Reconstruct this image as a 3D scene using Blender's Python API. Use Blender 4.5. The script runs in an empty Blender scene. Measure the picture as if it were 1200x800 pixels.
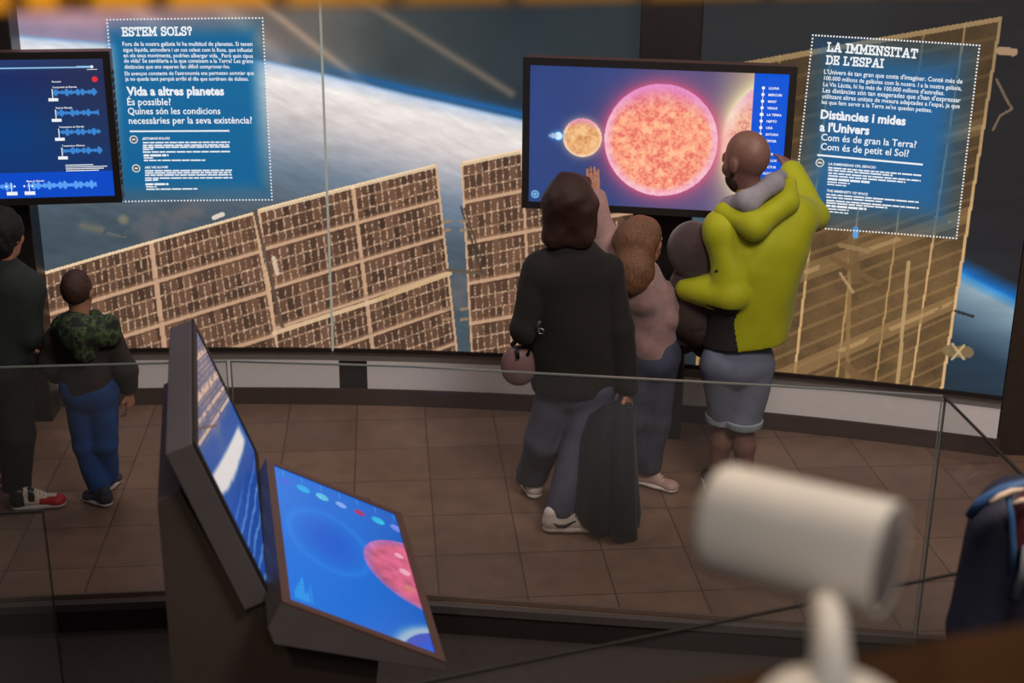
import bpy, bmesh, math, random
import numpy as np
from mathutils import Matrix, Vector

rng = np.random.default_rng(7)
random.seed(7)
S = bpy.context.scene
COL = S.collection

# ------------------------------------------------------------------ camera, world, lights
CAM_H, FPX = 3.05, 1667.0
PITCH, ROLL = math.radians(20.1), math.radians(0.5)
_f = np.array([0, math.cos(PITCH), -math.sin(PITCH)])
_r0 = np.array([1.0, 0, 0]); _u0 = np.cross(_r0, _f)
_r = math.cos(ROLL)*_r0 + math.sin(ROLL)*_u0
_u = math.cos(ROLL)*_u0 - math.sin(ROLL)*_r0
EYE = np.array([0, 0, CAM_H])
cam_data = bpy.data.cameras.new('camera')
cam = bpy.data.objects.new('camera', cam_data); COL.objects.link(cam)
M = Matrix.Identity(4)
for i in range(3):
    M[i][0], M[i][1], M[i][2], M[i][3] = _r[i], _u[i], -_f[i], EYE[i]
cam.matrix_world = M
cam_data.sensor_width = 36.0
cam_data.lens = FPX/1200*36
cam_data.clip_start = 0.05
cam_data.dof.use_dof = True
cam_data.dof.focus_distance = 6.5
cam_data.dof.aperture_fstop = 2.3
S.camera = cam
S.view_settings.view_transform = 'Standard'
S.view_settings.look = 'None'
S.view_settings.gamma = 1.0
S.view_settings.exposure = 0.0
S.view_settings.use_curve_mapping = False

world = bpy.data.worlds.new('hall_air'); S.world = world
world.use_nodes = True
world.node_tree.nodes['Background'].inputs[0].default_value = (1.0, .86, .76, 1)
world.node_tree.nodes['Background'].inputs[1].default_value = 0.020

def lamp(name, loc, target, power, color, size=None, spot=None):
    d = bpy.data.lights.new(name, 'SPOT' if spot else 'AREA')
    d.energy = power; d.color = color
    if spot:
        d.spot_size = math.radians(spot); d.spot_blend = 0.6; d.shadow_soft_size = size or .05
    else:
        d.shape = 'DISK'; d.size = size
    o = bpy.data.objects.new(name, d); COL.objects.link(o)
    o.location = loc
    o.rotation_euler = (Vector(target)-Vector(loc)).to_track_quat('-Z', 'Y').to_euler()
    return o
lamp('ceiling_lamp_hall', (1.3, 2.4, 4.6), (1.0, 6.4, 0.4), 118, (1.0, .88, .78), size=1.4)
lamp('ceiling_lamp_exhibit', (-1.2, 6.1, 4.4), (-1.2, 6.5, 0), 34, (1.0, .88, .80), size=1.2)
lamp('ceiling_lamp_exhibit_east', (2.0, 5.0, 4.4), (1.7, 6.2, 0), 34, (1.0, .88, .78), size=.9)
lamp('ceiling_spot_mezzanine', (0.0, 3.0, 4.2), (0.27, 1.15, 2.5), 56, (1.0, .74, .46), spot=34, size=.12)
lamp('ceiling_lamp_mezzanine', (0.5, -1.2, 4.3), (0.3, 1.2, 2.5), 27, (1.0, .94, .88), size=.8)
lamp('ceiling_spot_slats', (-0.9, 0.1, 4.2), (-0.62, 1.22, 3.0), 120, (1.0, .78, .42), spot=34, size=.10)

# ------------------------------------------------------------------ measuring helpers (photo point + distance -> place)
def ray(px, py):
    return _f + (px-600)/FPX*_r - (py-400)/FPX*_u
def at(px, py, Y):
    d = ray(px, py); return EYE + d*(Y/d[1])
def gr(px, py, z=0.0):
    d = ray(px, py); return EYE + d*((z-CAM_H)/d[2])
WC, WR = np.array([-1.21986, -4.16186]), 11.4823     # the curved display wall: centre and radius in plan
def wuz(px, py, r=WR):
    d = ray(px, py); dd = d[:2]
    a = dd@dd; b = -2*dd@WC; c = WC@WC - r*r
    t = (-b+math.sqrt(b*b-4*a*c))/(2*a)
    p = EYE + d*t
    return np.array([math.atan2(p[0]-WC[0], p[1]-WC[1])*WR, p[2]])
def wp(u, z, off=0.0):
    u = np.asarray(u, float); z = np.asarray(z, float)
    a = u/WR
    return np.stack([WC[0]+(WR-off)*np.sin(a), WC[1]+(WR-off)*np.cos(a), z+0*a], -1)

# ------------------------------------------------------------------ object helpers
def link(name, me, mats=None, parent=None):
    o = bpy.data.objects.new(name, me); COL.objects.link(o)
    if mats is not None and len(me.materials) == 0:
        for m in (mats if isinstance(mats, (list, tuple)) else [mats]): me.materials.append(m)
    if parent is not None:
        o.parent = parent
        # parents are un-rotated Empties or meshes at the origin
        o.matrix_parent_inverse = parent.matrix_basis.inverted()
    return o
def tag(o, label=None, cat=None, group=None, kind=None):
    if label: o['label'] = label
    if cat: o['category'] = cat
    if group: o['group'] = group
    if kind: o['kind'] = kind
    return o
def thing(name, label, cat, loc, group=None):
    o = bpy.data.objects.new(name, None); COL.objects.link(o)
    o.location = [float(v) for v in loc]; o.empty_display_size = .1
    return tag(o, label, cat, group)
def struct(o): return tag(o, kind='structure')

def mesh_np(name, V, Q, smooth=False, colors=None, mi=None):
    V = np.asarray(V, np.float32); Q = np.asarray(Q, np.int32)
    me = bpy.data.meshes.new(name)
    n, k = Q.shape
    me.vertices.add(len(V)); me.vertices.foreach_set('co', V.ravel())
    me.loops.add(n*k); me.loops.foreach_set('vertex_index', Q.ravel())
    me.polygons.add(n)
    me.polygons.foreach_set('loop_start', np.arange(0, n*k, k, dtype=np.int32))
    me.polygons.foreach_set('loop_total', np.full(n, k, np.int32))
    if smooth: me.polygons.foreach_set('use_smooth', np.ones(n, bool))
    if mi is not None: me.polygons.foreach_set('material_index', np.asarray(mi, np.int32))
    me.update(calc_edges=True)
    if colors is not None:
        at_ = me.color_attributes.new('print', 'FLOAT_COLOR', 'POINT')
        c = np.concatenate([colors, np.ones((len(colors), 1))], 1).astype(np.float32)
        at_.data.foreach_set('color', c.ravel())
    me.validate()
    return me
def bm_mesh(name, bm, smooth=False):
    me = bpy.data.meshes.new(name)
    bmesh.ops.recalc_face_normals(bm, faces=bm.faces)
    bm.to_mesh(me); bm.free()
    if smooth:
        for p in me.polygons: p.use_smooth = True
    return me
def add_prism(bm, bottom, top):
    """closed solid between two equal point loops"""
    b = [bm.verts.new([float(c) for c in p]) for p in bottom]
    t = [bm.verts.new([float(c) for c in p]) for p in top]
    n = len(b)
    bm.faces.new(b[::-1]); bm.faces.new(t)
    for i in range(n): bm.faces.new((b[i], b[(i+1) % n], t[(i+1) % n], t[i]))
def bevel(bm, w, seg=2, ang=30):
    es = [e for e in bm.edges if len(e.link_faces) == 2 and e.calc_face_angle(0) > math.radians(ang)]
    bmesh.ops.bevel(bm, geom=es, offset=w, segments=seg, affect='EDGES', profile=.5)
def box_mesh(name, o, ex, ey, ez, bev=0.0):
    """box from corner o along three edge vectors"""
    o, ex, ey, ez = [np.asarray(v, float) for v in (o, ex, ey, ez)]
    bm = bmesh.new()
    lo = [o, o+ex, o+ex+ey, o+ey]
    add_prism(bm, lo, [p+ez for p in lo])
    bmesh.ops.recalc_face_normals(bm, faces=bm.faces)
    if bev: bevel(bm, bev)
    return bm_mesh(name, bm)
def tube(bm, pts, r, n=8):
    pts = [np.asarray(p, float) for p in pts]
    rings = []
    for i, p in enumerate(pts):
        t = pts[min(i+1, len(pts)-1)]-pts[max(i-1, 0)]; t = t/np.linalg.norm(t)
        a = np.cross(t, [0, 0, 1.0]) if abs(t[2]) < .9 else np.cross(t, [1.0, 0, 0])
        a /= np.linalg.norm(a); b = np.cross(t, a)
        rr = r[i] if isinstance(r, (list, tuple)) else r
        rings.append([bm.verts.new(p+rr*(math.cos(k*2*math.pi/n)*a+math.sin(k*2*math.pi/n)*b)) for k in range(n)])
    for q in range(len(rings)-1):
        for k in range(n):
            bm.faces.new((rings[q][k], rings[q][(k+1) % n], rings[q+1][(k+1) % n], rings[q+1][k]))
    bm.faces.new(rings[0][::-1]); bm.faces.new(rings[-1])
def lathe(bm, base, axis, prof, n=40):
    """profile of (distance along axis, radius)"""
    axis = np.asarray(axis, float)/np.linalg.norm(axis)
    a = np.cross(axis, [0, 0, 1.0]) if abs(axis[2]) < .9 else np.cross(axis, [1.0, 0, 0])
    a /= np.linalg.norm(a); b = np.cross(axis, a)
    rings = []
    for h, r in prof:
        rings.append([bm.verts.new(np.asarray(base)+h*axis+max(r, 1e-4)*(math.cos(k*2*math.pi/n)*a+math.sin(k*2*math.pi/n)*b)) for k in range(n)])
    for q in range(len(rings)-1):
        for k in range(n):
            bm.faces.new((rings[q][k], rings[q][(k+1) % n], rings[q+1][(k+1) % n], rings[q+1][k]))
    bm.faces.new(rings[0][::-1]); bm.faces.new(rings[-1])

def lin(c):
    c = np.asarray(c, float)/255.0
    return np.where(c <= .04045, c/12.92, ((c+.055)/1.055)**2.4)
def L4(c): return tuple(float(v) for v in lin(c))+(1.0,)

# ------------------------------------------------------------------ materials
def nodes_of(name):
    m = bpy.data.materials.new(name); m.use_nodes = True
    nt = m.node_tree; return m, nt, nt.nodes['Principled BSDF']
def mat(name, rgb, rough=.6, metal=0.0, noise=0.12, nscale=30.0, bump=0.0, bscale=200.0, spec=.4, sheen=0.0, stretch=None):
    """principled surface with a fine procedural variation of its own colour and a bump"""
    m, nt, p = nodes_of(name)
    tc = nt.nodes.new('ShaderNodeTexCoord')
    nz = nt.nodes.new('ShaderNodeTexNoise'); nz.inputs['Scale'].default_value = nscale; nz.inputs['Detail'].default_value = 4
    src = tc.outputs['Object']
    if stretch:
        mp = nt.nodes.new('ShaderNodeMapping'); mp.inputs['Scale'].default_value = stretch
        nt.links.new(src, mp.inputs['Vector']); src = mp.outputs['Vector']
    nt.links.new(src, nz.inputs['Vector'])
    rp = nt.nodes.new('ShaderNodeValToRGB')
    c = lin(rgb)
    rp.color_ramp.elements[0].position = .3; rp.color_ramp.elements[1].position = .7
    rp.color_ramp.elements[0].color = tuple(np.clip(c*(1-noise), 0, 1))+(1,)
    rp.color_ramp.elements[1].color = tuple(np.clip(c*(1+noise), 0, 1))+(1,)
    nt.links.new(nz.outputs['Fac'], rp.inputs['Fac'])
    nt.links.new(rp.outputs['Color'], p.inputs['Base Color'])
    p.inputs['Roughness'].default_value = rough
    p.inputs['Metallic'].default_value = metal
    p.inputs['Specular IOR Level'].default_value = spec
    if sheen: p.inputs['Sheen Weight'].default_value = sheen
    if bump:
        nb = nt.nodes.new('ShaderNodeTexNoise'); nb.inputs['Scale'].default_value = bscale
        nt.links.new(src, nb.inputs['Vector'])
        b = nt.nodes.new('ShaderNodeBump'); b.inputs['Strength'].default_value = bump; b.inputs['Distance'].default_value = .004
        nt.links.new(nb.outputs['Fac'], b.inputs['Height']); nt.links.new(b.outputs['Normal'], p.inputs['Normal'])
    return m
def lit_print(name, strength=1.0, gloss=True):
    """backlit film or screen: emits its own picture, under a glossy face"""
    m, nt, p = nodes_of(name)
    a = nt.nodes.new('ShaderNodeVertexColor'); a.layer_name = 'print'
    p.inputs['Base Color'].default_value = (.012, .012, .013, 1)
    p.inputs['Roughness'].default_value = .25
    p.inputs['Specular IOR Level'].default_value = .35 if gloss else .1
    nt.links.new(a.outputs['Color'], p.inputs['Emission Color'])
    p.inputs['Emission Strength'].default_value = strength
    m.cycles.emission_sampling = 'NONE'
    return m
def glow(name, rgb, strength=1.0):
    m, nt, p = nodes_of(name)
    p.inputs['Base Color'].default_value = (.02, .02, .02, 1)
    p.inputs['Emission Color'].default_value = L4(rgb)
    p.inputs['Emission Strength'].default_value = strength
    m.cycles.emission_sampling = 'NONE'
    return m
def camo(name):
    m, nt, p = nodes_of(name)
    tc = nt.nodes.new('ShaderNodeTexCoord')
    v = nt.nodes.new('ShaderNodeTexNoise'); v.inputs['Scale'].default_value = 24; v.inputs['Detail'].default_value = 2
    nt.links.new(tc.outputs['Object'], v.inputs['Vector'])
    rp = nt.nodes.new('ShaderNodeValToRGB'); rp.color_ramp.interpolation = 'CONSTANT'
    e = rp.color_ramp.elements
    e[0].position = 0; e[0].color = L4((22, 24, 22)); e[1].position = .44; e[1].color = L4((40, 58, 36))
    for pos, c in ((.53, (68, 84, 52)), (.60, (30, 36, 28))):
        q = e.new(pos); q.color = L4(c)
    nt.links.new(v.outputs['Fac'], rp.inputs['Fac']); nt.links.new(rp.outputs['Color'], p.inputs['Base Color'])
    p.inputs['Roughness'].default_value = .85
    b = nt.nodes.new('ShaderNodeBump'); b.inputs['Strength'].default_value = .6; b.inputs['Distance'].default_value = .01
    nt.links.new(v.outputs['Fac'], b.inputs['Height']); nt.links.new(b.outputs['Normal'], p.inputs['Normal'])
    return m
def tile_floor(name):
    m, nt, p = nodes_of(name)
    tc = nt.nodes.new('ShaderNodeTexCoord')
    mp = nt.nodes.new('ShaderNodeMapping')
    mp.inputs['Rotation'].default_value = (0, 0, -math.radians(5.2))
    mp.inputs['Location'].default_value = (.1905, .194, 0)
    nt.links.new(tc.outputs['Object'], mp.inputs['Vector'])
    br = nt.nodes.new('ShaderNodeTexBrick')
    br.offset = 0.0; br.squash = 1.0
    br.inputs['Scale'].default_value = 1.0
    br.inputs['Brick Width'].default_value = .370; br.inputs['Row Height'].default_value = .385
    br.inputs['Mortar Size'].default_value = .0042; br.inputs['Mortar Smooth'].default_value = .2
    br.inputs['Color1'].default_value = L4((136, 108, 92)); br.inputs['Color2'].default_value = L4((120, 94, 80))
    br.inputs['Mortar'].default_value = L4((88, 72, 64))
    nt.links.new(mp.outputs['Vector'], br.inputs['Vector'])
    nz = nt.nodes.new('ShaderNodeTexNoise'); nz.inputs['Scale'].default_value = 9; nz.inputs['Detail'].default_value = 5
    nt.links.new(tc.outputs['Object'], nz.inputs['Vector'])
    mx = nt.nodes.new('ShaderNodeMixRGB'); mx.blend_type = 'OVERLAY'; mx.inputs[0].default_value = .35
    nt.links.new(br.outputs['Color'], mx.inputs[1]); nt.links.new(nz.outputs['Fac'], mx.inputs[2])
    nt.links.new(mx.outputs['Color'], p.inputs['Base Color'])
    rr = nt.nodes.new('ShaderNodeMapRange'); rr.inputs['To Min'].default_value = .30; rr.inputs['To Max'].default_value = .46
    nt.links.new(nz.outputs['Fac'], rr.inputs['Value']); nt.links.new(rr.outputs['Result'], p.inputs['Roughness'])
    b = nt.nodes.new('ShaderNodeBump'); b.inputs['Strength'].default_value = .25; b.inputs['Distance'].default_value = .003; b.invert = True
    nt.links.new(br.outputs['Fac'], b.inputs['Height']); nt.links.new(b.outputs['Normal'], p.inputs['Normal'])
    p.inputs['Specular IOR Level'].default_value = .45
    return m
def glass_mat(name):
    """thin safety glass with a faint diffuse haze mixed in"""
    m = bpy.data.materials.new(name); m.use_nodes = True
    nt = m.node_tree; nt.nodes.remove(nt.nodes['Principled BSDF'])
    out = nt.nodes['Material Output']
    tr = nt.nodes.new('ShaderNodeBsdfTransparent'); tr.inputs[0].default_value = (.90, .905, .91, 1)
    gl = nt.nodes.new('ShaderNodeBsdfGlossy'); gl.inputs['Roughness'].default_value = .02
    df = nt.nodes.new('ShaderNodeBsdfDiffuse'); df.inputs[0].default_value = (.42, .40, .40, 1)  # milky veil imitating reflected haze, lifts the darks seen through the pane
    fr = nt.nodes.new('ShaderNodeFresnel'); fr.inputs[0].default_value = 1.35
    nz = nt.nodes.new('ShaderNodeTexNoise'); nz.inputs['Scale'].default_value = 2.2
    tc = nt.nodes.new('ShaderNodeTexCoord'); nt.links.new(tc.outputs['Object'], nz.inputs['Vector'])
    mr = nt.nodes.new('ShaderNodeMapRange'); mr.inputs['To Min'].default_value = .05; mr.inputs['To Max'].default_value = .10
    nt.links.new(nz.outputs['Fac'], mr.inputs['Value'])
    m1 = nt.nodes.new('ShaderNodeMixShader'); m2 = nt.nodes.new('ShaderNodeMixShader')
    nt.links.new(mr.outputs['Result'], m1.inputs[0]); nt.links.new(tr.outputs[0], m1.inputs[1]); nt.links.new(df.outputs[0], m1.inputs[2])
    nt.links.new(fr.outputs[0], m2.inputs[0]); nt.links.new(m1.outputs[0], m2.inputs[1]); nt.links.new(gl.outputs[0], m2.inputs[2])
    nt.links.new(m2.outputs[0], out.inputs['Surface'])
    return m

M_floor = tile_floor('brown_stone_tiles')
M_dark_floor = mat('dark_carpet', (52, 44, 42), .8, bump=.3)
M_plinth = mat('dark_brown_laminate', (70, 54, 48), .45, noise=.15, nscale=6, stretch=(.5, .5, 6))
M_riser = mat('dark_riser', (40, 34, 33), .6)
M_wall = mat('dark_paint', (58, 44, 36), .7)
M_white = mat('white_lacquer_band', (246, 242, 244), .45, noise=.03)
M_grey_rail = mat('grey_aluminium_rail', (150, 146, 145), .35, metal=.3, noise=.05)
M_black = mat('black_housing', (38, 34, 34), .4, noise=.1)
M_brownmetal = mat('bronze_brown_housing', (88, 64, 60), .4, noise=.06)
M_kiosk = mat('charcoal_laminate', (88, 82, 86), .5, noise=.06, nscale=8)
M_kiosk_dark = mat('charcoal_laminate_plinth', (72, 62, 60), .5, noise=.10, nscale=4)
M_print = lit_print('backlit_film', 1.0)
M_screen = lit_print('display_panel', 1.0)
M_ink = glow('white_backlit_lettering', (236, 240, 244), 1.0)
M_seam = glow('glowing_seam', (140, 142, 130), 1.0)  # seam strip given its own glow to look pale; no lamp
M_glass = glass_mat('safety_glass')
M_clip = mat('clear_base_clip', (104, 88, 80), .4, noise=.05)
M_edge = mat('polished_glass_edge', (120, 122, 118), .25, noise=.05)
M_edge_dark = mat('dark_glass_edge_gasket', (40, 36, 34), .4, noise=.05)
M_wood = mat('varnished_oak', (68, 41, 15), .75, noise=.3, nscale=5, spec=.08, stretch=(.4, 6, 6))
M_wood_yellow = mat('honey_pine', (226, 160, 40), .5, noise=.2, nscale=6, stretch=(.5, 5, 5))
M_wood_gap = mat('slat_gap_shade', (128, 84, 26), .6)  # dark strips stand in for the shade in gaps between slats
M_lampwhite = mat('white_powder_coat', (238, 230, 220), .45, noise=.02)
M_lens = mat('frosted_lamp_lens', (150, 140, 136), .4, noise=.03)

# ------------------------------------------------------------------ noise and picture tools
def vnoise(x, y, seed=0):
    xi = np.floor(x).astype(np.int64); yi = np.floor(y).astype(np.int64)
    fx = x-xi; fy = y-yi
    fx = fx*fx*(3-2*fx); fy = fy*fy*(3-2*fy)
    def h(a, b):
        n = (a*374761393+b*668265263+seed*982451653) & 0x7fffffff
        n = ((n ^ (n >> 13))*1274126177) & 0x7fffffff
        return ((n ^ (n >> 16)) & 0xffff)/65535.0
    return (h(xi, yi)*(1-fx)+h(xi+1, yi)*fx)*(1-fy)+(h(xi, yi+1)*(1-fx)+h(xi+1, yi+1)*fx)*fy
def fbm(x, y, seed=0, oct=4):
    s = 0; a = .5; t = 0
    for o in range(oct):
        s = s+a*vnoise(x*2**o, y*2**o, seed+o*17); t += a; a *= .55
    return s/t
def sst(a, b, x):
    t = np.clip((x-a)/(b-a), 0, 1); return t*t*(3-2*t)
def mixc(c, col, w):
    return c*(1-w[..., None])+np.asarray(col, float)*w[..., None]
def homography(quad):
    """maps points to (s,t) of the quad TL TR BR BL"""
    src = [(0, 0), (1, 0), (1, 1), (0, 1)]
    A = []
    for (x, y), (X, Y) in zip(quad, src):
        A.append([x, y, 1, 0, 0, 0, -X*x, -X*y]); A.append([0, 0, 0, x, y, 1, -Y*x, -Y*y])
    h = np.linalg.solve(np.array(A, float), np.array([v for p in src for v in p], float))
    return np.append(h, 1).reshape(3, 3)
def apply_h(Hm, x, y):
    w = Hm[2, 0]*x+Hm[2, 1]*y+Hm[2, 2]
    return (Hm[0, 0]*x+Hm[0, 1]*y+Hm[0, 2])/w, (Hm[1, 0]*x+Hm[1, 1]*y+Hm[1, 2])/w
def line_dist(x, y, p, q):
    p = np.asarray(p, float); q = np.asarray(q, float); d = q-p; l2 = d@d
    t = np.clip(((x-p[0])*d[0]+(y-p[1])*d[1])/l2, 0, 1)
    return np.hypot(x-p[0]-t*d[0], y-p[1]-t*d[1])

# ------------------------------------------------------------------ the setting
PLAT = -0.13                                            # hall floor lies one low step below the exhibit floor
def arc_strip(u0, u1, off, z0, z1, thick, n=60, name='strip'):
    """upright curved board following the display wall, front face at 'off' in front of it"""
    us = np.linspace(u0, u1, n)
    bm = bmesh.new()
    rows = []
    for u in us:
        rows.append([bm.verts.new([float(c) for c in wp(u, z, o)]) for z, o in ((z0, off), (z1, off), (z1, off-thick), (z0, off-thick))])
    for i in range(n-1):
        for k in range(4):
            bm.faces.new((rows[i][k], rows[i][(k+1) % 4], rows[i+1][(k+1) % 4], rows[i+1][k]))
    bm.faces.new(rows[0][::-1]); bm.faces.new(rows[-1])
    return bm_mesh(name, bm)
def uz_of(x, y): return math.atan2(x-WC[0], y-WC[1])*WR

KERB = [(-5.2, 4.62), (-2.1, 5.128), (-1.43, 5.195), (-.9, 5.20), (-.338, 5.179), (.602, 5.07), (1.70, 4.95), (3.0, 4.72), (5.0, 4.2)]
bm = bmesh.new()
lo = [(x, y, 0) for x, y in KERB]+[(5.0, 9.0, 0), (-5.2, 9.0, 0)]
add_prism(bm, [(x, y, PLAT) for x, y, z in lo], lo)
struct(link('floor', bm_mesh('floor', bm), M_floor))
struct(link('floor_hall', box_mesh('floor_hall', (-5.2, -1.0, PLAT-.1), (10.2, 0, 0), (0, 8, 0), (0, 0, .1)), M_dark_floor))
# grey nosing and riser along the edge of the step
def kerb_strip(name, z0, z1, d0, d1, m, xa=-5.2, xb=5.0):
    b = bmesh.new(); P = [np.array(p) for p in KERB]
    lo = [(p[0], p[1]-d0, z0) for p in P]+[(p[0], p[1]-d1, z0) for p in P[::-1]]
    add_prism(b, lo, [(q[0], q[1], z1) for q in lo])
    return struct(link(name, bm_mesh(name, b), m))
kerb_strip('trim_1', -.03, .004, .034, -.0005, mat('grey_nosing', (78, 72, 72), .4, noise=.05))
kerb_strip('trim_2', PLAT, -.03, .025, -.0005, M_riser)

UL, US, UM, UR = uz_of(-3.6, 7.1), wuz(384, 210)[0], wuz(779, 40)[0], uz_of(2.50, 6.72)
struct(link('wall_back', arc_strip(UL-.4, UR+.9, -.10, 0, 3.4, .12, 80), M_wall))
struct(link('baseboard_back', arc_strip(UL-.2, UR+.02, .03, 0, .095, .10, 70), M_plinth))
USp = [(UL-.2, wuz(398, 440)[0]), (wuz(431, 440)[0], wuz(748, 440)[0]), (wuz(790, 460)[0], UR+.0)]
for i, (a, b) in enumerate(USp):
    struct(link('trim_%d' % (3+i), arc_strip(a, b, .02, .097, .258, .09, 30), M_white))
struct(link('trim_6', arc_strip(UL-.2, UR, .015, .256, .318, .09, 70), M_grey_rail))
struct(link('trim_7', arc_strip(wuz(399, 440)[0], wuz(430, 440)[0], .012, .097, .255, .06, 4), M_black))
pil = [gr(1153, 522), gr(1300, 523)]
struct(link('wall_right', box_mesh('wall_right', (2.50, 6.70, 0), (1.6, -.10, 0), (.04, .62, 0), (0, 0, 3.4)), M_wall))

# ------------------------------------------------------------------ backlit mural (printed film on the curved wall)
def Wq(pts): return [tuple(wuz(*p)) for p in pts]
def curve_z(pts, u):
    q = np.array(Wq(pts)); return np.interp(u, q[:, 0], q[:, 1])
LIMB = [(-60, 30), (0, 36), (130, 47), (230, 58), (320, 69), (380, 83), (480, 107), (612, 136), (760, 175)]
LIMB2 = [(1040, 262), (1100, 302), (1125, 318), (1178, 345), (1230, 372)]
WINGS = [  # corners TL TR BR BL, columns, rows, cells per column, tone
    ([(47, 318), (300, 246), (335, 441), (63, 533)], 2, 4, 17, 'fine'),
    ([(303, 243), (513, 190), (541, 440), (340, 520)], 2, 6, 13, 'fine'),
    ([(541, 188), (760, 143), (772, 440), (556, 470)], 3, 6, 9, 'fine'),
    ([(846, 76), (1175, 18), (1105, 455), (800, 612)], 6, 22, 2, 'coarse')]
def space(U, Z):
    x = U; d = curve_z(LIMB, U)-Z
    shape = U.shape
    n1 = fbm(U*3.2, Z*3.2, 3); n2 = fbm(U*2.0+Z*3.0, Z*16-U*3, 5); n3 = fbm(U*9, Z*26+U*6, 9)
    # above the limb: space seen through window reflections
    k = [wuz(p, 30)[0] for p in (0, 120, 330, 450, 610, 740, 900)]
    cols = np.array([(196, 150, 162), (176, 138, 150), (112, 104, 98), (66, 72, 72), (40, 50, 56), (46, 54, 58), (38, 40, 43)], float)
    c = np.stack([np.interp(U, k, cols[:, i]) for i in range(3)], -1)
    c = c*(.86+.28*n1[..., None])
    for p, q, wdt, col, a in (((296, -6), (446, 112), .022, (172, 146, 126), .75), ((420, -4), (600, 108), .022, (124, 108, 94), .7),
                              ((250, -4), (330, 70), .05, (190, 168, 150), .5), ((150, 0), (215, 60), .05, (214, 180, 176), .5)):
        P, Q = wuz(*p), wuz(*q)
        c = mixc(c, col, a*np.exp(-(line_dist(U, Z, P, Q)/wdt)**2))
    # below the limb: bright cloud deck fading into dusk blue
    ks = [-.0, .03, .09, .25, .40, .55, .75, 1.0, 1.5]
    bc = np.array([(90, 140, 196), (200, 210, 226), (236, 228, 224), (216, 206, 204), (166, 168, 176), (112, 128, 146), (82, 96, 108), (68, 83, 94), (72, 84, 92)], float)
    b = np.stack([np.interp(d, ks, bc[:, i]) for i in range(3)], -1)
    n4 = fbm(U*14+Z*5, Z*44+U*16, 13)
    b = b*(.84+.32*(.3*n2+.35*n3+.35*n4))[..., None]
    b = mixc(b, (128, 112, 108), .45*sst(.55, .75, n1)*sst(.5, .9, d))
    c = mixc(c, (30, 96, 158), .70*np.exp(-((d+.014)/.022)**2)*sst(wuz(330, 80)[0], wuz(480, 110)[0], U)+.25*np.exp(-((d+.02)/.05)**2))
    c = np.where((d > -.005)[..., None], mixc(c, (0, 0, 0), 0*d)*(1-sst(-.005, .02, d))[..., None]+b*sst(-.005, .02, d)[..., None], c)
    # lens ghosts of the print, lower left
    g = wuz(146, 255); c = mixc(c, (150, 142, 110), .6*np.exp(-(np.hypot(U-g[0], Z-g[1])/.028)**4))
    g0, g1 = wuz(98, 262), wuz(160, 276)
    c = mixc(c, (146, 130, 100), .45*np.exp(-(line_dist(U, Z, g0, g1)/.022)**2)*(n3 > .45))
    # right hand part: black sky, second limb
    uB = wuz(775, 250)[0]; w = sst(uB-.05, uB+.05, U)
    d2 = curve_z(LIMB2, U)-Z
    r = np.stack([np.interp(d2, [-1.6, -.4, -.10, -.02, .0, .05, .20, .36, .6], v) for v in
                  ((34, 36, 38, 24, 60, 138, 88, 38, 34), (32, 34, 38, 100, 140, 160, 112, 60, 48), (34, 36, 42, 176, 200, 172, 130, 78, 62))], -1)
    r = r*(.9+.2*n2)[..., None]
    left = 1-sst(wuz(1000, 40)[0], wuz(1090, 60)[0], U)
    r = mixc(r, (44, 48, 50), .6*left)
    return c*(1-w[..., None])+r*w[..., None]
def wing(U, Z, c, quad, nc, nr, cells, tone):
    s, t = apply_h(homography(Wq(quad)), U, Z)
    ins = (s > 0) & (s < 1) & (t > 0) & (t < 1.6)
    fs, ft = (s*nc) % 1, (t*nr) % 1
    idc, idr = np.floor(s*nc), np.floor(t*nr)
    n = fbm(U*7, Z*7, 31); nf = vnoise(U*130, Z*130, 41)
    if tone == 'fine':
        cs, ct = (fs*cells) % 1, (ft*3) % 1
        p = np.zeros(U.shape+(3,))+np.array((84, 60, 46.0))
        q = vnoise(idc*31+np.floor(fs*cells), idr*17+np.floor(ft*3), 7)
        p = p*(.72+.5*q+.25*n)[..., None]
        p = mixc(p, (222, 194, 166), .62*((cs < .22)+0.0)*(.25+.75*(nf > .5))*(ft > .1))
        p = mixc(p, (170, 132, 102), .50*((ct < .14)+0.0)); p = mixc(p, (236, 206, 176), .5*(ct < .12)*(nf > .6))
        p = mixc(p, (196, 158, 128), .9*((ft < .035)+(ft > .955)+(fs < .022)+(fs > .978) > 0)); p = mixc(p, (150, 112, 86), .5*(ft > .90)*(ft < .955))
        p = mixc(p, (240, 214, 176), .75*((t < .018)+0.0))
        p = mixc(p, (202, 166, 130), .7*((s < .012)+(s > .985) > 0))
        p = p*(1.06-.10*t)[..., None]
    else:
        cs = (fs*cells) % 1
        p = np.zeros(U.shape+(3,))+np.array((86, 66, 42.0))
        p = p*(.72+.55*n+.10*nf)[..., None]
        p = mixc(p, (134, 104, 66), .45*((ft < .20)+0.0))
        p = mixc(p, (176, 140, 90), .70*((fs < .05)+0.0))
        p = mixc(p, (196, 160, 112), .6*((fs < .06) & (np.mod(idc, 3) == 2)))
        for tt in (.27, .50, .74):
            w = np.abs(t-tt)
            p = mixc(p, (128, 100, 64), .7*(w < .022)); p = mixc(p, (176, 144, 102), .5*((w < .006)+0.0)*(n > .45))
        p = mixc(p, (206, 170, 120), .8*((t < .012)+(s > .985) > 0))
        p = p*(.80+.34*sst(0, .7, t))[..., None]
    c = np.where(ins[..., None], p, c)
    return c
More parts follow.
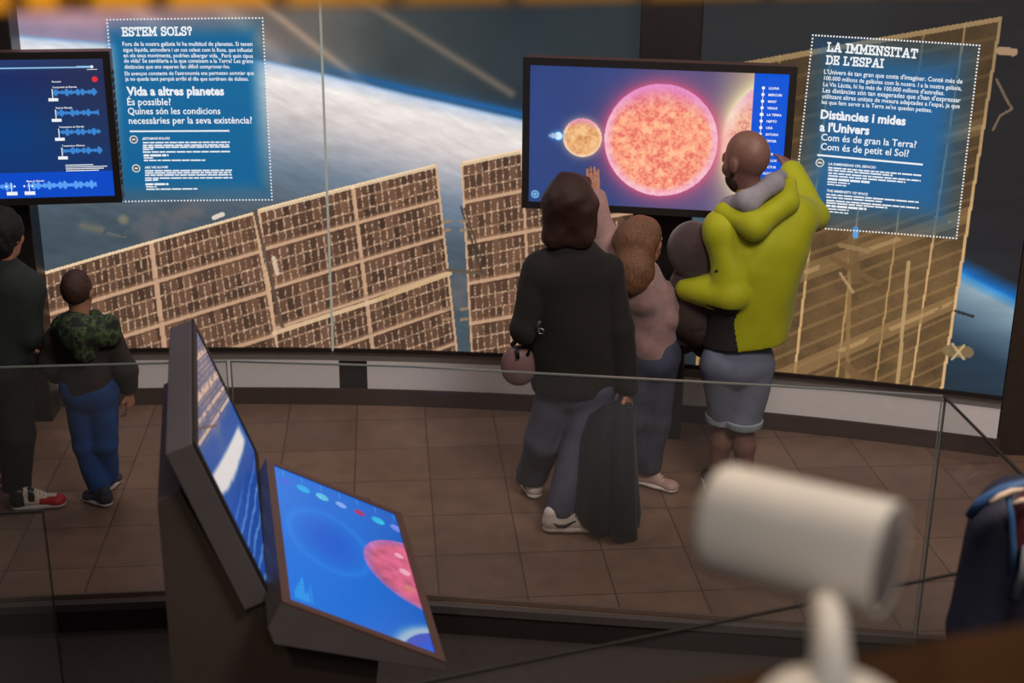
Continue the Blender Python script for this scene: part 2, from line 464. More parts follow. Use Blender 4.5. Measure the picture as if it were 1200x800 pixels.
def mural_colors(U, Z):
    c = space(U, Z)
    for i in (0, 1, 2, 3): c = wing(U, Z, c, *WINGS[i])
    def bar(p, q, w, col, a=1.0):
        nonlocal c
        c = mixc(c, col, a*(line_dist(U, Z, wuz(*p), wuz(*q)) < w))
    # booms, cables and the joint between the wings
    bar((322, 388), (440, 350), .012, (222, 190, 150), .9); bar((440, 350), (528, 318), .012, (214, 180, 136), .9)
    bar((300, 246), (332, 380), .010, (92, 74, 62), .9); bar((322, 300), (326, 318), .012, (225, 205, 180), .8)
    bar((525, 314), (566, 318), .010, (96, 80, 66), .9); bar((566, 318), (541, 240), .006, (70, 60, 54), .9); bar((545, 242), (565, 300), .005, (80, 66, 56), .9)
    bar((252, 253), (262, 249), .012, (235, 220, 200), .9)
    for y in (258, 268, 360, 372): bar((520, y), (528, y-1), .008, (150, 122, 96), .9); bar((541, y), (548, y-1), .008, (150, 122, 96), .9)
    # equipment mast on the right wing
    bar((997, 276), (993, 440), .011, (140, 110, 70), .85); bar((1000, 275), (1003, 325), .026, (112, 88, 56), .8); bar((985, 285), (1018, 292), .012, (150, 122, 84), .8)
    bar((975, 300), (1030, 330), .016, (112, 86, 54), .9); bar((985, 318), (1000, 340), .007, (180, 150, 108), .8)
    bar((1065, 305), (1052, 451), .009, (182, 150, 104), .9); bar((1120, 362), (1140, 368), .008, (46, 42, 40), .9)
    bar((1003, 266), (1003, 274), .014, (96, 160, 220), .95)
    bar((990, 424), (1006, 438), .02, (116, 88, 56), .9)
    bar((1172, 58), (1188, 60), .018, (176, 144, 112), .9)
    for p, q in (((1168, 92), (1180, 116)), ((1180, 116), (1186, 126)), ((1186, 126), (1172, 134)), ((1172, 134), (1164, 150))): bar(p, q, .0055, (120, 100, 80), .9)
    bar((1112, 408), (1134, 410), .030, (128, 104, 72), .95); bar((1116, 400), (1130, 418), .006, (190, 166, 120), .9); bar((1130, 402), (1116, 418), .006, (190, 166, 120), .9)
    # soft edged blue text fields
    for quad, col, e in (([(129, 22), (309, 21), (320, 232), (144, 234)], (12, 98, 150), .06), ([(954, 41), (1147, 52), (1120, 276), (929, 262)], (32, 98, 152), .10)):
        s, t = apply_h(homography(Wq(quad)), U, Z)
        k = np.minimum(np.minimum(s+.06 if e == .06 else s, 1-s), np.minimum(t, 1-t))
        w = np.where((s > -.05) & (s < 1) & (t > 0) & (t < 1), sst(.0, e*2.2, k), 0)
        c = mixc(c, col, .30*((s > 0) & (s < 1) & (t > 0) & (t < 1))*1.0)
        c = mixc(c, col, .95*w)
    return np.clip(c, 0, 255)
def mural_sheet(u0, u1, z0, z1, res=.0046):
    nu, nz = int((u1-u0)/res)+1, int((z1-z0)/res)+1
    U, Z = np.meshgrid(np.linspace(u0, u1, nu), np.linspace(z0, z1, nz))
    C = lin(mural_colors(U, Z))
    V = wp(U.ravel(), Z.ravel(), .035)
    i = np.arange(nu*nz).reshape(nz, nu)
    Q = np.stack([i[:-1, :-1], i[:-1, 1:], i[1:, 1:], i[1:, :-1]], -1).reshape(-1, 4)
    return mesh_np('printed_film', V, Q, False, C.reshape(-1, 3))
ZB, ZT = .335, 2.62
G = 'backlit photo mural panels'
mural = []
for (a, b), lab in (((UL, US-.006), 'backlit mural panel of solar arrays with the blue ESTEM SOLS text, left of the seam'),
                    ((US+.006, UM-.004), 'backlit mural panel of cloudy earth and solar arrays between the seam and the star screen'),
                    ((UM+.004, UR), 'backlit mural panel of golden solar array with the blue LA IMMENSITAT DE L\'ESPAI text')):
    t = thing('mural_panel', lab, 'mural', wp((a+b)/2, ZB, .0), G)
    link('printed_film', mural_sheet(a, b, ZB, ZT), M_print, t)
    link('backing_box', arc_strip(a, b, .033, ZB-.012, ZT+.01, .09, 40), M_black, t)
    link('bottom_rail', arc_strip(a, b, .05, ZB-.016, ZB+.004, .02, 40), M_black, t)
    mural.append(t)
struct(link('trim_8', arc_strip(US-.0055, US+.0055, .044, ZB-.01, ZT, .08, 3), M_seam))

# ------------------------------------------------------------------ lettering
def text_raw(s, bold=0.0):
    cu = bpy.data.curves.new('lettering', 'FONT'); cu.body = s; cu.size = 1; cu.offset = bold; cu.resolution_u = 2
    o = bpy.data.objects.new('lettering', cu); COL.objects.link(o)
    dg = bpy.context.evaluated_depsgraph_get()
    me = o.evaluated_get(dg).to_mesh()
    V = np.array([v.co[:] for v in me.vertices]).reshape(-1, 3); F = [tuple(p.vertices) for p in me.polygons]
    o.evaluated_get(dg).to_mesh_clear()
    bpy.data.objects.remove(o); bpy.data.curves.remove(cu)
    return V[:, :2], F
# slab serif capitals for the two headlines: strokes on a 0..w by 0..1 box
SLAB = {
 'E': (.72, [[(.14, 0), (.14, 1)], [(0, 0), (.68, 0), (.68, .22)], [(0, 1), (.66, 1), (.66, .78)], [(.14, .5), (.5, .5)], [(.5, .38), (.5, .62)]]),
 'S': (.66, [[(.06, .0), (.06, .24)], [(.06, .14), (.2, .0), (.44, .0), (.6, .14), (.6, .34), (.46, .48), (.2, .54), (.07, .66), (.07, .86), (.22, 1), (.42, 1), (.56, .88)], [(.57, .76), (.57, 1)]]),
 'T': (.78, [[(.39, 0), (.39, 1)], [(.2, 0), (.58, 0)], [(.03, .76), (.03, 1), (.75, 1), (.75, .76)]]),
 'M': (1.02, [[(.16, 0), (.16, 1), (.51, .28), (.86, 1), (.86, 0)], [(0, 0), (.32, 0)], [(.7, 0), (1.02, 0)], [(0, 1), (.2, 1)], [(.82, 1), (1.02, 1)]]),
 'O': (.86, [[(.43, 0), (.16, .1), (.04, .34), (.04, .66), (.16, .9), (.43, 1), (.7, .9), (.82, .66), (.82, .34), (.7, .1), (.43, 0)]]),
 'L': (.68, [[(.16, 0), (.16, 1)], [(0, 0), (.64, 0), (.64, .28)], [(0, 1), (.32, 1)]]),
 'A': (.92, [[(.12, 0), (.44, 1), (.50, 1), (.80, 0)], [(.22, .34), (.72, .34)], [(0, 0), (.28, 0)], [(.64, 0), (.92, 0)]]),
 'I': (.36, [[(.18, 0), (.18, 1)], [(.0, 0), (.36, 0)], [(.0, 1), (.36, 1)]]),
 'N': (.92, [[(.16, 0), (.16, 1), (.76, 0), (.76, 1)], [(0, 0), (.32, 0)], [(0, 1), (.2, 1)], [(.6, 1), (.92, 1)]]),
 'D': (.82, [[(.14, 0), (.14, 1)], [(0, 0), (.46, 0), (.7, .16), (.78, .5), (.7, .84), (.46, 1), (0, 1)]]),
 'P': (.72, [[(.16, 0), (.16, 1)], [(0, 0), (.34, 0)], [(0, 1), (.5, 1), (.66, .88), (.66, .6), (.5, .46), (.16, .46)]]),
 "'": (.2, [[(.1, .98), (.06, .72)]]),
 '?': (.56, [[(.06, .7), (.06, .88), (.2, 1), (.38, 1), (.5, .86), (.5, .66), (.28, .5), (.28, .28)], [(.28, .02), (.28, .10)]]),
 ' ': (.32, [])}
def slab_raw(s, w=.205):
    V, F = [], []; x = 0
    for ch in s:
        adv, strokes = SLAB[ch]
        for st in strokes:
            for a, b in zip(st[:-1], st[1:]):
                a = np.array(a, float); b = np.array(b, float); d = (b-a)/(np.linalg.norm(b-a)+1e-9); n = np.array([-d[1], d[0]])*w/2
                e = d*w*.45; k = len(V)
                V += [np.array([x, 0])+a-n-e, np.array([x, 0])+b-n+e, np.array([x, 0])+b+n+e, np.array([x, 0])+a+n-e]
                F.append((k, k+1, k+2, k+3))
        x += adv+.17
    return np.array(V), F
class Ink:
    """collects flat lettering laid on a surface; P(x,y) -> 3D"""
    def __init__(self): self.V = []; self.F = []
    def add(self, V, F):
        k = len(self.V); self.V += [tuple(map(float, v)) for v in V]; self.F += [tuple(i+k for i in f) for f in F]
    def build(self, name, m, parent):
        me = bpy.data.meshes.new(name); me.from_pydata(self.V, [], self.F); me.update()
        return link(name, me, m, parent)
def wall_line(ink, raw, p0, p1, off=.037, hfac=1.0, height=None):
    V, F = raw
    a, b = wuz(*p0), wuz(*p1)
    x0, x1 = V[:, 0].min(), V[:, 0].max(); k = (b[0]-a[0])/(x1-x0)
    t = (V[:, 0]-x0)/(x1-x0)
    u = a[0]+(b[0]-a[0])*t; z = a[1]+(b[1]-a[1])*t+V[:, 1]*k*hfac
    ink.add(wp(u, z, off), F)
def wall_bar(ink, p0, p1, h, off=.037):
    a, b = wuz(*p0), wuz(*p1)
    ink.add(wp([a[0], b[0], b[0], a[0]], [a[1]-h/2, b[1]-h/2, b[1]+h/2, a[1]+h/2], off), [(0, 1, 2, 3)])
def word_row(ink, p0, p1, h, off=.037):
    """a line of print too small to read"""
    p0 = np.array(p0, float); p1 = np.array(p1, float); L = np.linalg.norm(p1-p0); x = 0
    while x < L-1:
        w = min(random.uniform(4, 13), L-x)
        wall_bar(ink, p0+(p1-p0)*x/L, p0+(p1-p0)*(x+w)/L, h, off); x += w+1.1
def dotted(ink, quad, n, off=.037, s=.0037):
    Q = [wuz(*p) for p in quad]
    for (a, b, k) in zip(Q, Q[1:]+Q[:1], n):
        for i in range(k):
            u, z = a+(b-a)*i/k
            ink.add(wp([u-s, u+s, u+s, u-s], [z-s, z-s, z+s, z+s], off), [(0, 1, 2, 3)])
def c4(x, y): return (120+x/3.476, 10+y/3.476)
def c5(x, y): return (940+x/3.2, 30+y/3.2)
def ring(ink, p, r, off=.037, w=.006, fill=False):
    u, z = wuz(*p); n = 20; A = np.linspace(0, 2*math.pi, n, endpoint=False)
    if fill:
        ink.add(wp(u+r*np.cos(A), z+r*np.sin(A), off), [tuple(range(n))]); return
    for i in range(n):
        a, b = A[i], A[(i+1) % n]
        ink.add(wp([u+r*math.cos(a), u+r*math.cos(b), u+(r-w)*math.cos(b), u+(r-w)*math.cos(a)],
                   [z+r*math.sin(a), z+r*math.sin(b), z+(r-w)*math.sin(b), z+(r-w)*math.sin(a)], off), [(0, 1, 2, 3)])
M_badge = glow('grey_badge_ink', (92, 96, 98), 1.0)
head = Ink(); wall_line(head, slab_raw('ESTEM SOLS?'), c4(85, 106), c4(372, 103), hfac=1.02); head.build('headline', M_ink, mural[0])
body = Ink()
for s, a, b in (('Fora de la nostra galàxia hi ha multitud de planetes. Si tenen', (88, 148), (616, 148)),
                ("aigua líquida, atmosfera i un cos celest com la lluna, que influeixi", (90, 171), (616, 172)),
                ('en els seus moviments, podrien albergar vida.  Però quin tipus', (92, 194), (618, 196)),
                ('de vida? Se semblaria a la que coneixem a la Terra? Les grans', (94, 216), (619, 217)),
                ('distàncies que ens separen fan difícil comprovar-ho.', (96, 240), (525, 239)),
                ("Els avenços constants de l'astronomia ens permeten somniar que", (97, 267), (622, 265)),
                ('ja no queda tant perquè arribi el dia que sortirem de dubtes.', (99, 289), (601, 289))):
    wall_line(body, text_raw(s, .012), c4(*a), c4(*b), hfac=1.12)
body.build('paragraph', M_ink, mural[0])
big = Ink()
for s, a, b, bo in (('Vida a altres planetes', (105, 348), (501, 347), .035), ('És possible?', (108, 388), (285, 388), .012),
                    ('Quines són les condicions', (110, 425), (486, 424), .012), ('necessàries per la seva existència?', (114, 464), (615, 462), .012)):
    wall_line(big, text_raw(s, bo), c4(*a), c4(*b), hfac=1.08)
wall_bar(big, c4(117, 494), c4(522, 492), .008)
big.build('question_lines', M_ink, mural[0])
small = Ink()
wall_line(small, text_raw('¿ESTAMOS SOLOS?', .03), c4(168, 528), c4(280, 527), hfac=1.0)
for y, x1 in ((540, 524), (551, 520), (559, 526), (568, 212), (578, 526)): word_row(small, c4(170, y), c4(x1, y-2), .0072)
word_row(small, c4(173, 592), c4(274, 591), .011); word_row(small, c4(174, 602), c4(216, 602), .006); word_row(small, c4(174, 612), c4(424, 611), .007)
small.build('small_print', M_ink, mural[0]); small = Ink()
wall_line(small, text_raw('ARE WE ALONE?', .03), c4(178, 645), c4(273, 643), hfac=1.0)
for y, x1 in ((654, 532), (663, 528), (672, 532), (684, 534), (693, 232)): word_row(small, c4(179, y), c4(x1, y-2), .0072)
word_row(small, c4(181, 709), c4(274, 708), .011); word_row(small, c4(183, 719), c4(226, 719), .006); word_row(small, c4(184, 729), c4(392, 727), .007)
small.build('small_print', M_ink, mural[0])
for q in ((133, 527), (143, 644)):
    bad = Ink(); ring(bad, c4(*q), .021, .0365, fill=True); bad.build('language_badge', M_badge, mural[0])
for q in ((133, 527), (143, 644)):
    bw = Ink(); ring(bw, c4(*q), .021, .0372, .004); word_row(bw, c4(q[0]-6, q[1]), c4(q[0]+6, q[1]), .006); bw.build('badge_outline', M_ink, mural[0])
dt = Ink(); dotted(dt, [(127, 22), (309, 20), (320, 232), (145, 234)], (46, 54, 46, 54)); dt.build('dotted_border', M_ink, mural[0])

head = Ink(); wall_line(head, slab_raw('LA IMMENSITAT'), c5(93, 90), c5(433, 117), hfac=1.05)
wall_line(head, slab_raw("DE L'ESPAI"), c5(89, 138), c5(306, 152), hfac=1.05); head.build('headline', M_ink, mural[2])
body = Ink()
for s, a, b in (("L'Univers és tan gran que costa d'imaginar. Conté més de", (83, 176), (601, 213)),
                ('100.000 milions de galàxies com la nostra. I a la nostra galàxia,', (83, 199), (598, 238)),
                ('La Via Làctia, hi ha més de 100.000 milions d\'estrelles.', (80, 222), (533, 256)),
                ("Les distàncies són tan exagerades que s'han d'expressar", (78, 245), (594, 283)),
                ("utilitzant altres unitats de mesura adaptades a l'espai, ja que", (76, 267), (591, 305)),
                ("les que fem servir a la Terra se'ns queden petites.", (74, 288), (487, 320))):
    wall_line(body, text_raw(s, .012), c5(*a), c5(*b), hfac=1.12)
body.build('paragraph', M_ink, mural[2])
big = Ink()
for s, a, b, bo in (('Distàncies i mides', (70, 342), (388, 368), .035), ("a l'Univers", (66, 389), (252, 403), .035),
                    ('Com és de gran la Terra?', (72, 424), (428, 452), .012), ('Com és de petit el Sol?', (70, 459), (400, 486), .012)):
    wall_line(big, text_raw(s, bo), c5(*a), c5(*b), hfac=1.08)
wall_bar(big, c5(58, 479), c5(453, 515), .009)
big.build('question_lines', M_ink, mural[2])
small = Ink()
wall_line(small, text_raw('LA INMENSIDAD DEL ESPACIO', .03), c5(100, 516), c5(277, 530), hfac=1.0)
for y, x1 in ((526, 448), (535, 340), (546, 445), (556, 388)): word_row(small, c5(99, y), c5(x1, y+(x1-99)*.085), .0072)
word_row(small, c5(97, 568), c5(254, 581), .011); word_row(small, c5(96, 579), c5(180, 586), .006); word_row(small, c5(95, 588), c5(172, 595), .006)
small.build('small_print', M_ink, mural[2]); small = Ink()
wall_line(small, text_raw('THE IMMENSITY OF SPACE', .03), c5(93, 616), c5(247, 630), hfac=1.0)
for y, x1 in ((626, 438), (636, 300), (648, 438), (657, 320)): word_row(small, c5(92, y), c5(x1, y+(x1-92)*.085), .0072)
word_row(small, c5(91, 668), c5(242, 681), .011); word_row(small, c5(90, 679), c5(176, 686), .006); word_row(small, c5(89, 689), c5(174, 697), .006)
small.build('small_print', M_ink, mural[2])
bad = Ink(); ring(bad, c5(68, 508), .021, .0365, fill=True); bad.build('language_badge', M_badge, mural[2])
bw = Ink(); ring(bw, c5(68, 508), .021, .0372, .004); word_row(bw, c5(60, 507), c5(76, 509), .006); bw.build('badge_outline', M_ink, mural[2])
dt = Ink(); dotted(dt, [(953, 40), (1148, 52), (1121, 277), (928, 263)], (54, 60, 52, 58)); dt.build('dotted_border', M_ink, mural[2])

# ------------------------------------------------------------------ wall displays on columns
def screen_sheet(name, O, ex, ey, W, Hh, fn, parent, res=.003):
    """O = top left of the picture, ex right, ey down; fn(x,y in metres) -> sRGB"""
    nx, ny = int(W/res)+1, int(Hh/res)+1
    X, Y = np.meshgrid(np.linspace(0, W, nx), np.linspace(0, Hh, ny))
    C = lin(np.clip(fn(X, Y), 0, 255))
    V = np.asarray(O)+X.ravel()[:, None]*ex+Y.ravel()[:, None]*ey
    i = np.arange(nx*ny).reshape(ny, nx)
    Q = np.stack([i[:-1, :-1], i[1:, :-1], i[1:, 1:], i[:-1, 1:]], -1).reshape(-1, 4)
    return link(name, mesh_np(name, V, Q, False, C.reshape(-1, 3)), M_screen, parent)
def frame_ring(name, O, ex, ey, ez, W, Hh, b, d, m, parent):
    """bezel: rectangular ring of width b, depth d towards the viewer (ez)"""
    bm = bmesh.new()
    o = [(0, 0), (W, 0), (W, Hh), (0, Hh)]; i = [(b, b), (W-b, b), (W-b, Hh-b), (b, Hh-b)]
    P = lambda p, k: bm.verts.new([float(v) for v in (np.asarray(O)+p[0]*ex+p[1]*ey+k*ez)])
    o0 = [P(p, 0) for p in o]; o1 = [P(p, d) for p in o]; i0 = [P(p, 0) for p in i]; i1 = [P(p, d) for p in i]
    for k in range(4):
        j = (k+1) % 4
        for a in ((o0[k], o0[j], o1[j], o1[k]), (i0[k], i1[k], i1[j], i0[j]), (o1[k], o1[j], i1[j], i1[k]), (o0[k], i0[k], i0[j], o0[j])): bm.faces.new(a)
    return link(name, bm_mesh(name, bm), m, parent)
def monitor(TLp, TRp, zb, fn, label, colx, coly, yaw, vents):
    TL = np.array(TLp, float); TR = np.array(TRp, float); TL[2] = TR[2] = (TL[2]+TR[2])/2
    ex = TR-TL; W = np.linalg.norm(ex); ex /= W; ey = np.array([0, 0, -1.0]); ez = np.cross(ey, ex)*1.0
    if ez[1] > 0: ez = -ez
    Hh = TL[2]-zb
    t = thing('display_monitor', label, 'monitor', (colx[0]/2+colx[1]/2, coly, 0), 'wall monitors on columns')
    cx = np.array([math.cos(yaw), math.sin(yaw), 0]); cy = np.array([-math.sin(yaw), math.cos(yaw), 0])
    o = np.array([colx[0], coly, 0]); link('column', box_mesh('column', o, cx*(colx[1]-colx[0]), cy*.17, (0, 0, 3.0), .006), M_black, t)
    D = .10
    link('housing', box_mesh('housing', TL-ez*D, ex*W, ey*Hh, ez*(D-.012), .006), M_brownmetal, t)
    frame_ring('bezel', TL-ez*.014, ex, ey, ez, W, Hh, .034, .016, M_black, t)
    mid = TL+ex*W*.5+ey*Hh*.5
    c0 = o+cx*(colx[1]-colx[0])*.5
    k = np.array([c0[0], c0[1], mid[2]]); v = mid-ez*D-k
    b = bmesh.new(); a1 = np.array([.09*cx[0], .09*cx[1], 0]); up = np.array([0, 0, .16])
    s = k+cy*.02; e = mid-ez*(D-.004)
    add_prism(b, [s-a1-up, s+a1-up, s+a1+up, s-a1+up], [e-a1-up, e+a1-up, e+a1+up, e-a1+up]); link('wall_bracket', bm_mesh('bracket', b), M_black, t)
    if vents:
        b = bmesh.new()
        for i in range(16):
            z = .10+i*(Hh-.2)/15
            q = TR+ey*z+ex*.0005
            add_prism(b, [q-ez*.075, q-ez*.075+ey*.018, q-ez*.03+ey*.018, q-ez*.03], [p+ex*.004 for p in (q-ez*.075, q-ez*.075+ey*.018, q-ez*.03+ey*.018, q-ez*.03)])
        link('vent_slots', bm_mesh('vent_slots', b), M_black, t)
    SW, SH = W-.068, Hh-.068
    O = TL+ex*.034+ey*.034-ez*.008
    screen_sheet('screen', O, ex, ey, SW, SH, lambda X, Y: fn(X/SW, Y/SH, SW/SH), t)
    return t, O+ez*.0015, ex, ey, SW, SH
class Flat:
    """lettering on a flat face, coordinates 0..1 across and down"""
    def __init__(self, O, ex, ey, W, H): self.a = (np.asarray(O), ex, ey, W, H); self.ink = Ink()
    def pt(self, x, y): O, ex, ey, W, H = self.a; return O+ex*x*W+ey*y*H
    def rect(self, x0, y0, x1, y1): self.ink.add([self.pt(x0, y0), self.pt(x0, y1), self.pt(x1, y1), self.pt(x1, y0)], [(0, 1, 2, 3)])
    def text(self, s, x, y, h, bold=.02, width=None):
        V, F = text_raw(s, bold); O, ex, ey, W, H = self.a
        k = h/.7*H; kx = k if width is None else width*W/(V[:, 0].max()-V[:, 0].min())
        self.ink.add([O+ex*(x*W+v[0]*kx)+ey*(y*H-v[1]*k) for v in V], F)
    def disc(self, x, y, r, n=16):
        O, ex, ey, W, H = self.a; c = self.pt(x, y)
        self.ink.add([c+r*W*(math.cos(a)*ex-math.sin(a)*ey) for a in np.linspace(0, 2*math.pi, n, endpoint=False)], [tuple(range(n))])
    def ringd(self, x, y, r, w, n=24):
        O, ex, ey, W, H = self.a; c = self.pt(x, y); A = np.linspace(0, 2*math.pi, n+1)
        for a, b in zip(A[:-1], A[1:]):
            d = [math.cos(a)*ex-math.sin(a)*ey, math.cos(b)*ex-math.sin(b)*ey]
            self.ink.add([c+r*W*d[0], c+r*W*d[1], c+(r-w)*W*d[1], c+(r-w)*W*d[0]], [(0, 1, 2, 3)])
    def build(self, name, m, parent): return self.ink.build(name, m, parent)

def star_picture(x, y, asp):
    Y = y/asp                                            # in screen widths
    c = np.stack([np.interp(x, (0, .35, .7, .84, .87), v) for v in ((44, 52, 92, 152, 172), (66, 68, 84, 126, 138), (124, 122, 128, 122, 118))], -1)
    c = c*(.92+.16*fbm(x*4, Y*4, 51))[..., None]
    n = fbm(x*46, Y*46, 61, 4); n2 = fbm(x*120, Y*120, 67, 3)
    def star(c, cx, cy, r, core, dark, rim, glowc, g):
        d = np.hypot(x-cx, Y-cy)/r
        c = mixc(c, glowc, g*np.exp(-np.clip(d-1, 0, 9)*7)*(d > .98))
        s = np.asarray(core, float)*np.ones(x.shape+(3,))
        s = mixc(s, dark, .80*sst(.44, .72, .5*n+.5*n2)); s = mixc(s, (255, 210, 160), .50*sst(.46, .30, n)*1.0)
        s = mixc(s, rim, sst(.80, 1.0, d)*.75)
        s = mixc(s, (216, 110, 190), .55*sst(-.25, -.95, (Y-cy)/r)*sst(.45, .95, d))
        return np.where((d < 1)[..., None], s, c)
    cy = .505/asp
    c = star(c, 1.03, .50/asp, .27, (244, 190, 160), (214, 130, 110), (255, 248, 226), (236, 226, 176), 1.0)
    c = star(c, .522, cy, .222, (252, 166, 132), (224, 96, 92), (244, 190, 232), (226, 86, 120), .75)
    c = star(c, .212, .51/asp, .077, (236, 178, 118), (198, 132, 84), (255, 226, 200), (230, 190, 160), .45)
    for cx, r, col in ((.116, .0175, (210, 240, 255)), (.095, .011, (180, 190, 210)), (.083, .006, (150, 160, 180))):
        d = np.hypot(x-cx, Y-.505/asp)/r
        c = mixc(c, (70, 160, 240), .8*np.exp(-np.clip(d-.8, 0, 9)*2.5)); c = mixc(c, col, sst(1.0, .8, d))
    c = np.where((x > .868)[..., None], np.array((4, 84, 214.0))*(1+.0*x)[..., None], c)
    return c
def wave_picture(x, y, asp):
    c = np.stack([np.interp(y, (0, .12, .5, .8), v) for v in ((38, 24, 6, 14), (62, 42, 58, 52), (112, 96, 118, 112))], -1)
    c = mixc(c, (46, 46, 76), .6*sst(.60, .95, x)*sst(.95, .5, y))
    c = np.where((y > .815)[..., None], np.array((4, 72, 196.0)), c)
    c = mixc(c, (150, 206, 246), .95*(np.abs(y-(.068-.01*x)) < .005)*(x < .955))
    for k, yc in enumerate((.237, .385, .523, .660)):
        x0 = .795+.012*k*.4
        inside = (x > x0) & (x < .965)
        c = mixc(c, (60, 136, 214), .95*inside*(np.abs(y-yc) < .007+.020*np.abs(np.sin(x*150+k)*np.sin(x*61+k*2))))
    for x0, x1 in ((.30, .60), (.655, .93)):
        inside = (x > x0) & (x < x1)
        c = mixc(c, (92, 164, 246), .95*inside*(np.abs(y-.912) < .008+.024*np.abs(np.sin(x*150)*np.sin(x*57))))
    return c
mt, O, ex, ey, SW, SH = monitor(at(613, 66, 6.72), at(935, 80, 6.50), 1.283, star_picture,
    'large wall monitor showing the glowing pink star and a smaller orange one, facing the family', (.60, .89), 6.90, -.17, False)
fl = Flat(O, ex, ey, SW, SH)
names = ['LLUNA', 'MERCURI', 'MART', 'VENUS', 'LA TERRA', 'NEPTÚ', 'URÀ', 'SATURN', 'JÚPITER', 'SOL', 'SIRIUS', 'POL·LUX', 'ARCTUR', 'ALDEBARAN']
for i, s in enumerate(names):
    y = .095+i*.0465+.006
    fl.text(s, .925, y+.008, .016, .03)
    if i < 10: fl.disc(.905, y, .0062 if i != 4 else .0075)
fl.rect(.9040, .10, .9060, .52); fl.build('star_list', M_ink, mt); fl = Flat(O, ex, ey, SW, SH)
fl.ringd(.026, .945, .0165, .0035); fl.ringd(.026, .945, .0105, .0025); fl.disc(.026, .945, .0052)
fl.build('back_icon', glow('pale_blue_icon', (120, 190, 240)), mt)
TRl = at(128, 60, 6.80); eL = np.array([1, .15, 0])/math.hypot(1, .15)
mt2, O, ex, ey, SW, SH = monitor(TRl-eL*1.26, TRl, 1.272, wave_picture,
    'wall monitor with dark blue chart of waveforms and sliders beside the ESTEM SOLS text', (-2.76, -2.46), 7.00, .07, True)
fl = Flat(O, ex, ey, SW, SH)
for k, (yc, s) in enumerate(((.237, 'Composició de l\'Estrella'), (.385, 'Radi de l\'Estrella'), (.523, 'Temperatura de l\'Estrella'), (.660, 'Temperatura d\'Estrena'))):
    x0 = .795+.0048*k
    fl.text(s, x0, yc-.032, .012, .02); fl.rect(x0-.004, yc-.026, x0-.0005, yc+.04)
    fl.rect(x0-.020, yc+.040, x0+.018, yc+.062); fl.build('slider_caption', M_ink, mt2); fl = Flat(O, ex, ey, SW, SH)
fl.text('Escenaris', .795, .165, .012, .02); fl.build('menu_title', M_ink, mt2); fl = Flat(O, ex, ey, SW, SH)
for i, w in enumerate((.11, .165, .15, .13)): fl.rect(.835-.02, .762+i*.014, .815+w, .768+i*.014)
fl.build('footnote', M_ink, mt2); fl = Flat(O, ex, ey, SW, SH)
for x0 in (.595, .665): fl.rect(x0-.003, .885, x0, .95); fl.rect(x0-.022, .952, x0+.02, .978); fl.disc(x0-.02, .912, .004); fl.disc(x0+.012, .912, .004)
fl.text('Massa de l\'Estrella', .655, .882, .012, .02); fl.build('slider_caption', M_ink, mt2); fl = Flat(O, ex, ey, SW, SH)
fl.disc(.955, .058, .006); fl.rect(.935, .075, .975, .079)
fl.build('timeline_marker', M_ink, mt2)
fr_ = Flat(O, ex, ey, SW, SH); fr_.disc(.962, .147, .0115); fr_.build('red_button', glow('red_dot', (226, 40, 48)), mt2)

# ------------------------------------------------------------------ two screen kiosk
KT = -.21
ke1 = np.array([math.sin(KT), math.cos(KT), 0]); krt = np.array([math.cos(KT), -math.sin(KT), 0]); UP = np.array([0, 0, 1.0])
kA = np.array([-.912, 3.739, 1.383]); kB = np.array([-.658, 3.597, .928])
def kpt(base, a, r, z): return base+ke1*a+krt*r+UP*z
ki = thing('touch_kiosk', 'dark double screen kiosk, upright tilted screen above a lit blue desk screen', 'kiosk', (kA[0]+.1, kA[1]+.45, PLAT))
alA, hA, tA = 1.2207, .571, .0895
dA = np.cos(alA)*krt-np.sin(alA)*UP; nA = np.sin(alA)*krt+np.cos(alA)*UP
e1A = ke1+UP*.035; e1A /= np.linalg.norm(e1A); kA2 = kA-UP*.018
hb = link('upright_housing', box_mesh('upright_housing', kA2-nA*tA, e1A*1.0, dA*hA, nA*(tA-.006), .004), M_kiosk, ki)
frame_ring('upright_bezel', kA2-nA*.006, e1A, dA, nA, 1.0, hA, .030, .007, M_black, ki)
def upright_colors(X, Y):  # emits panel stripes, a white patch and blue bands resembling the mural
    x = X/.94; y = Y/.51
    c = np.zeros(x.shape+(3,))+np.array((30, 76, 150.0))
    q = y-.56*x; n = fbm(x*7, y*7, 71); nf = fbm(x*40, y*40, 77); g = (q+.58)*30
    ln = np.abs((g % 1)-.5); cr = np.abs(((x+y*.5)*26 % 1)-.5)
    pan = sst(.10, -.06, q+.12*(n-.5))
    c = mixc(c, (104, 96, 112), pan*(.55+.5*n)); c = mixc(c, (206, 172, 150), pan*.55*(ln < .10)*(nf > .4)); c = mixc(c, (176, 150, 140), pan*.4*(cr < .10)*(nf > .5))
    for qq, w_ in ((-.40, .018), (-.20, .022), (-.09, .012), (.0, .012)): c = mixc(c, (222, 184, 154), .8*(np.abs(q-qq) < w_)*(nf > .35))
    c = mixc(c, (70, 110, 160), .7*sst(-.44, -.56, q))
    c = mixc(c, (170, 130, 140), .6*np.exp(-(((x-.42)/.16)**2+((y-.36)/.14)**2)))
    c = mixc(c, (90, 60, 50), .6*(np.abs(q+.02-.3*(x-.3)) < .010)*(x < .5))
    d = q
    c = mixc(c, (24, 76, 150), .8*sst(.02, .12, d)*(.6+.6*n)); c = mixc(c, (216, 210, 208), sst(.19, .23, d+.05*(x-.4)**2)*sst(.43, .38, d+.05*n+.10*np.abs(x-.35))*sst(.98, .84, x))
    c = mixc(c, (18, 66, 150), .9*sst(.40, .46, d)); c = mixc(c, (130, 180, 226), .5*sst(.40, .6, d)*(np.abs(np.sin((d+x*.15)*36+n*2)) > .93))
    return c
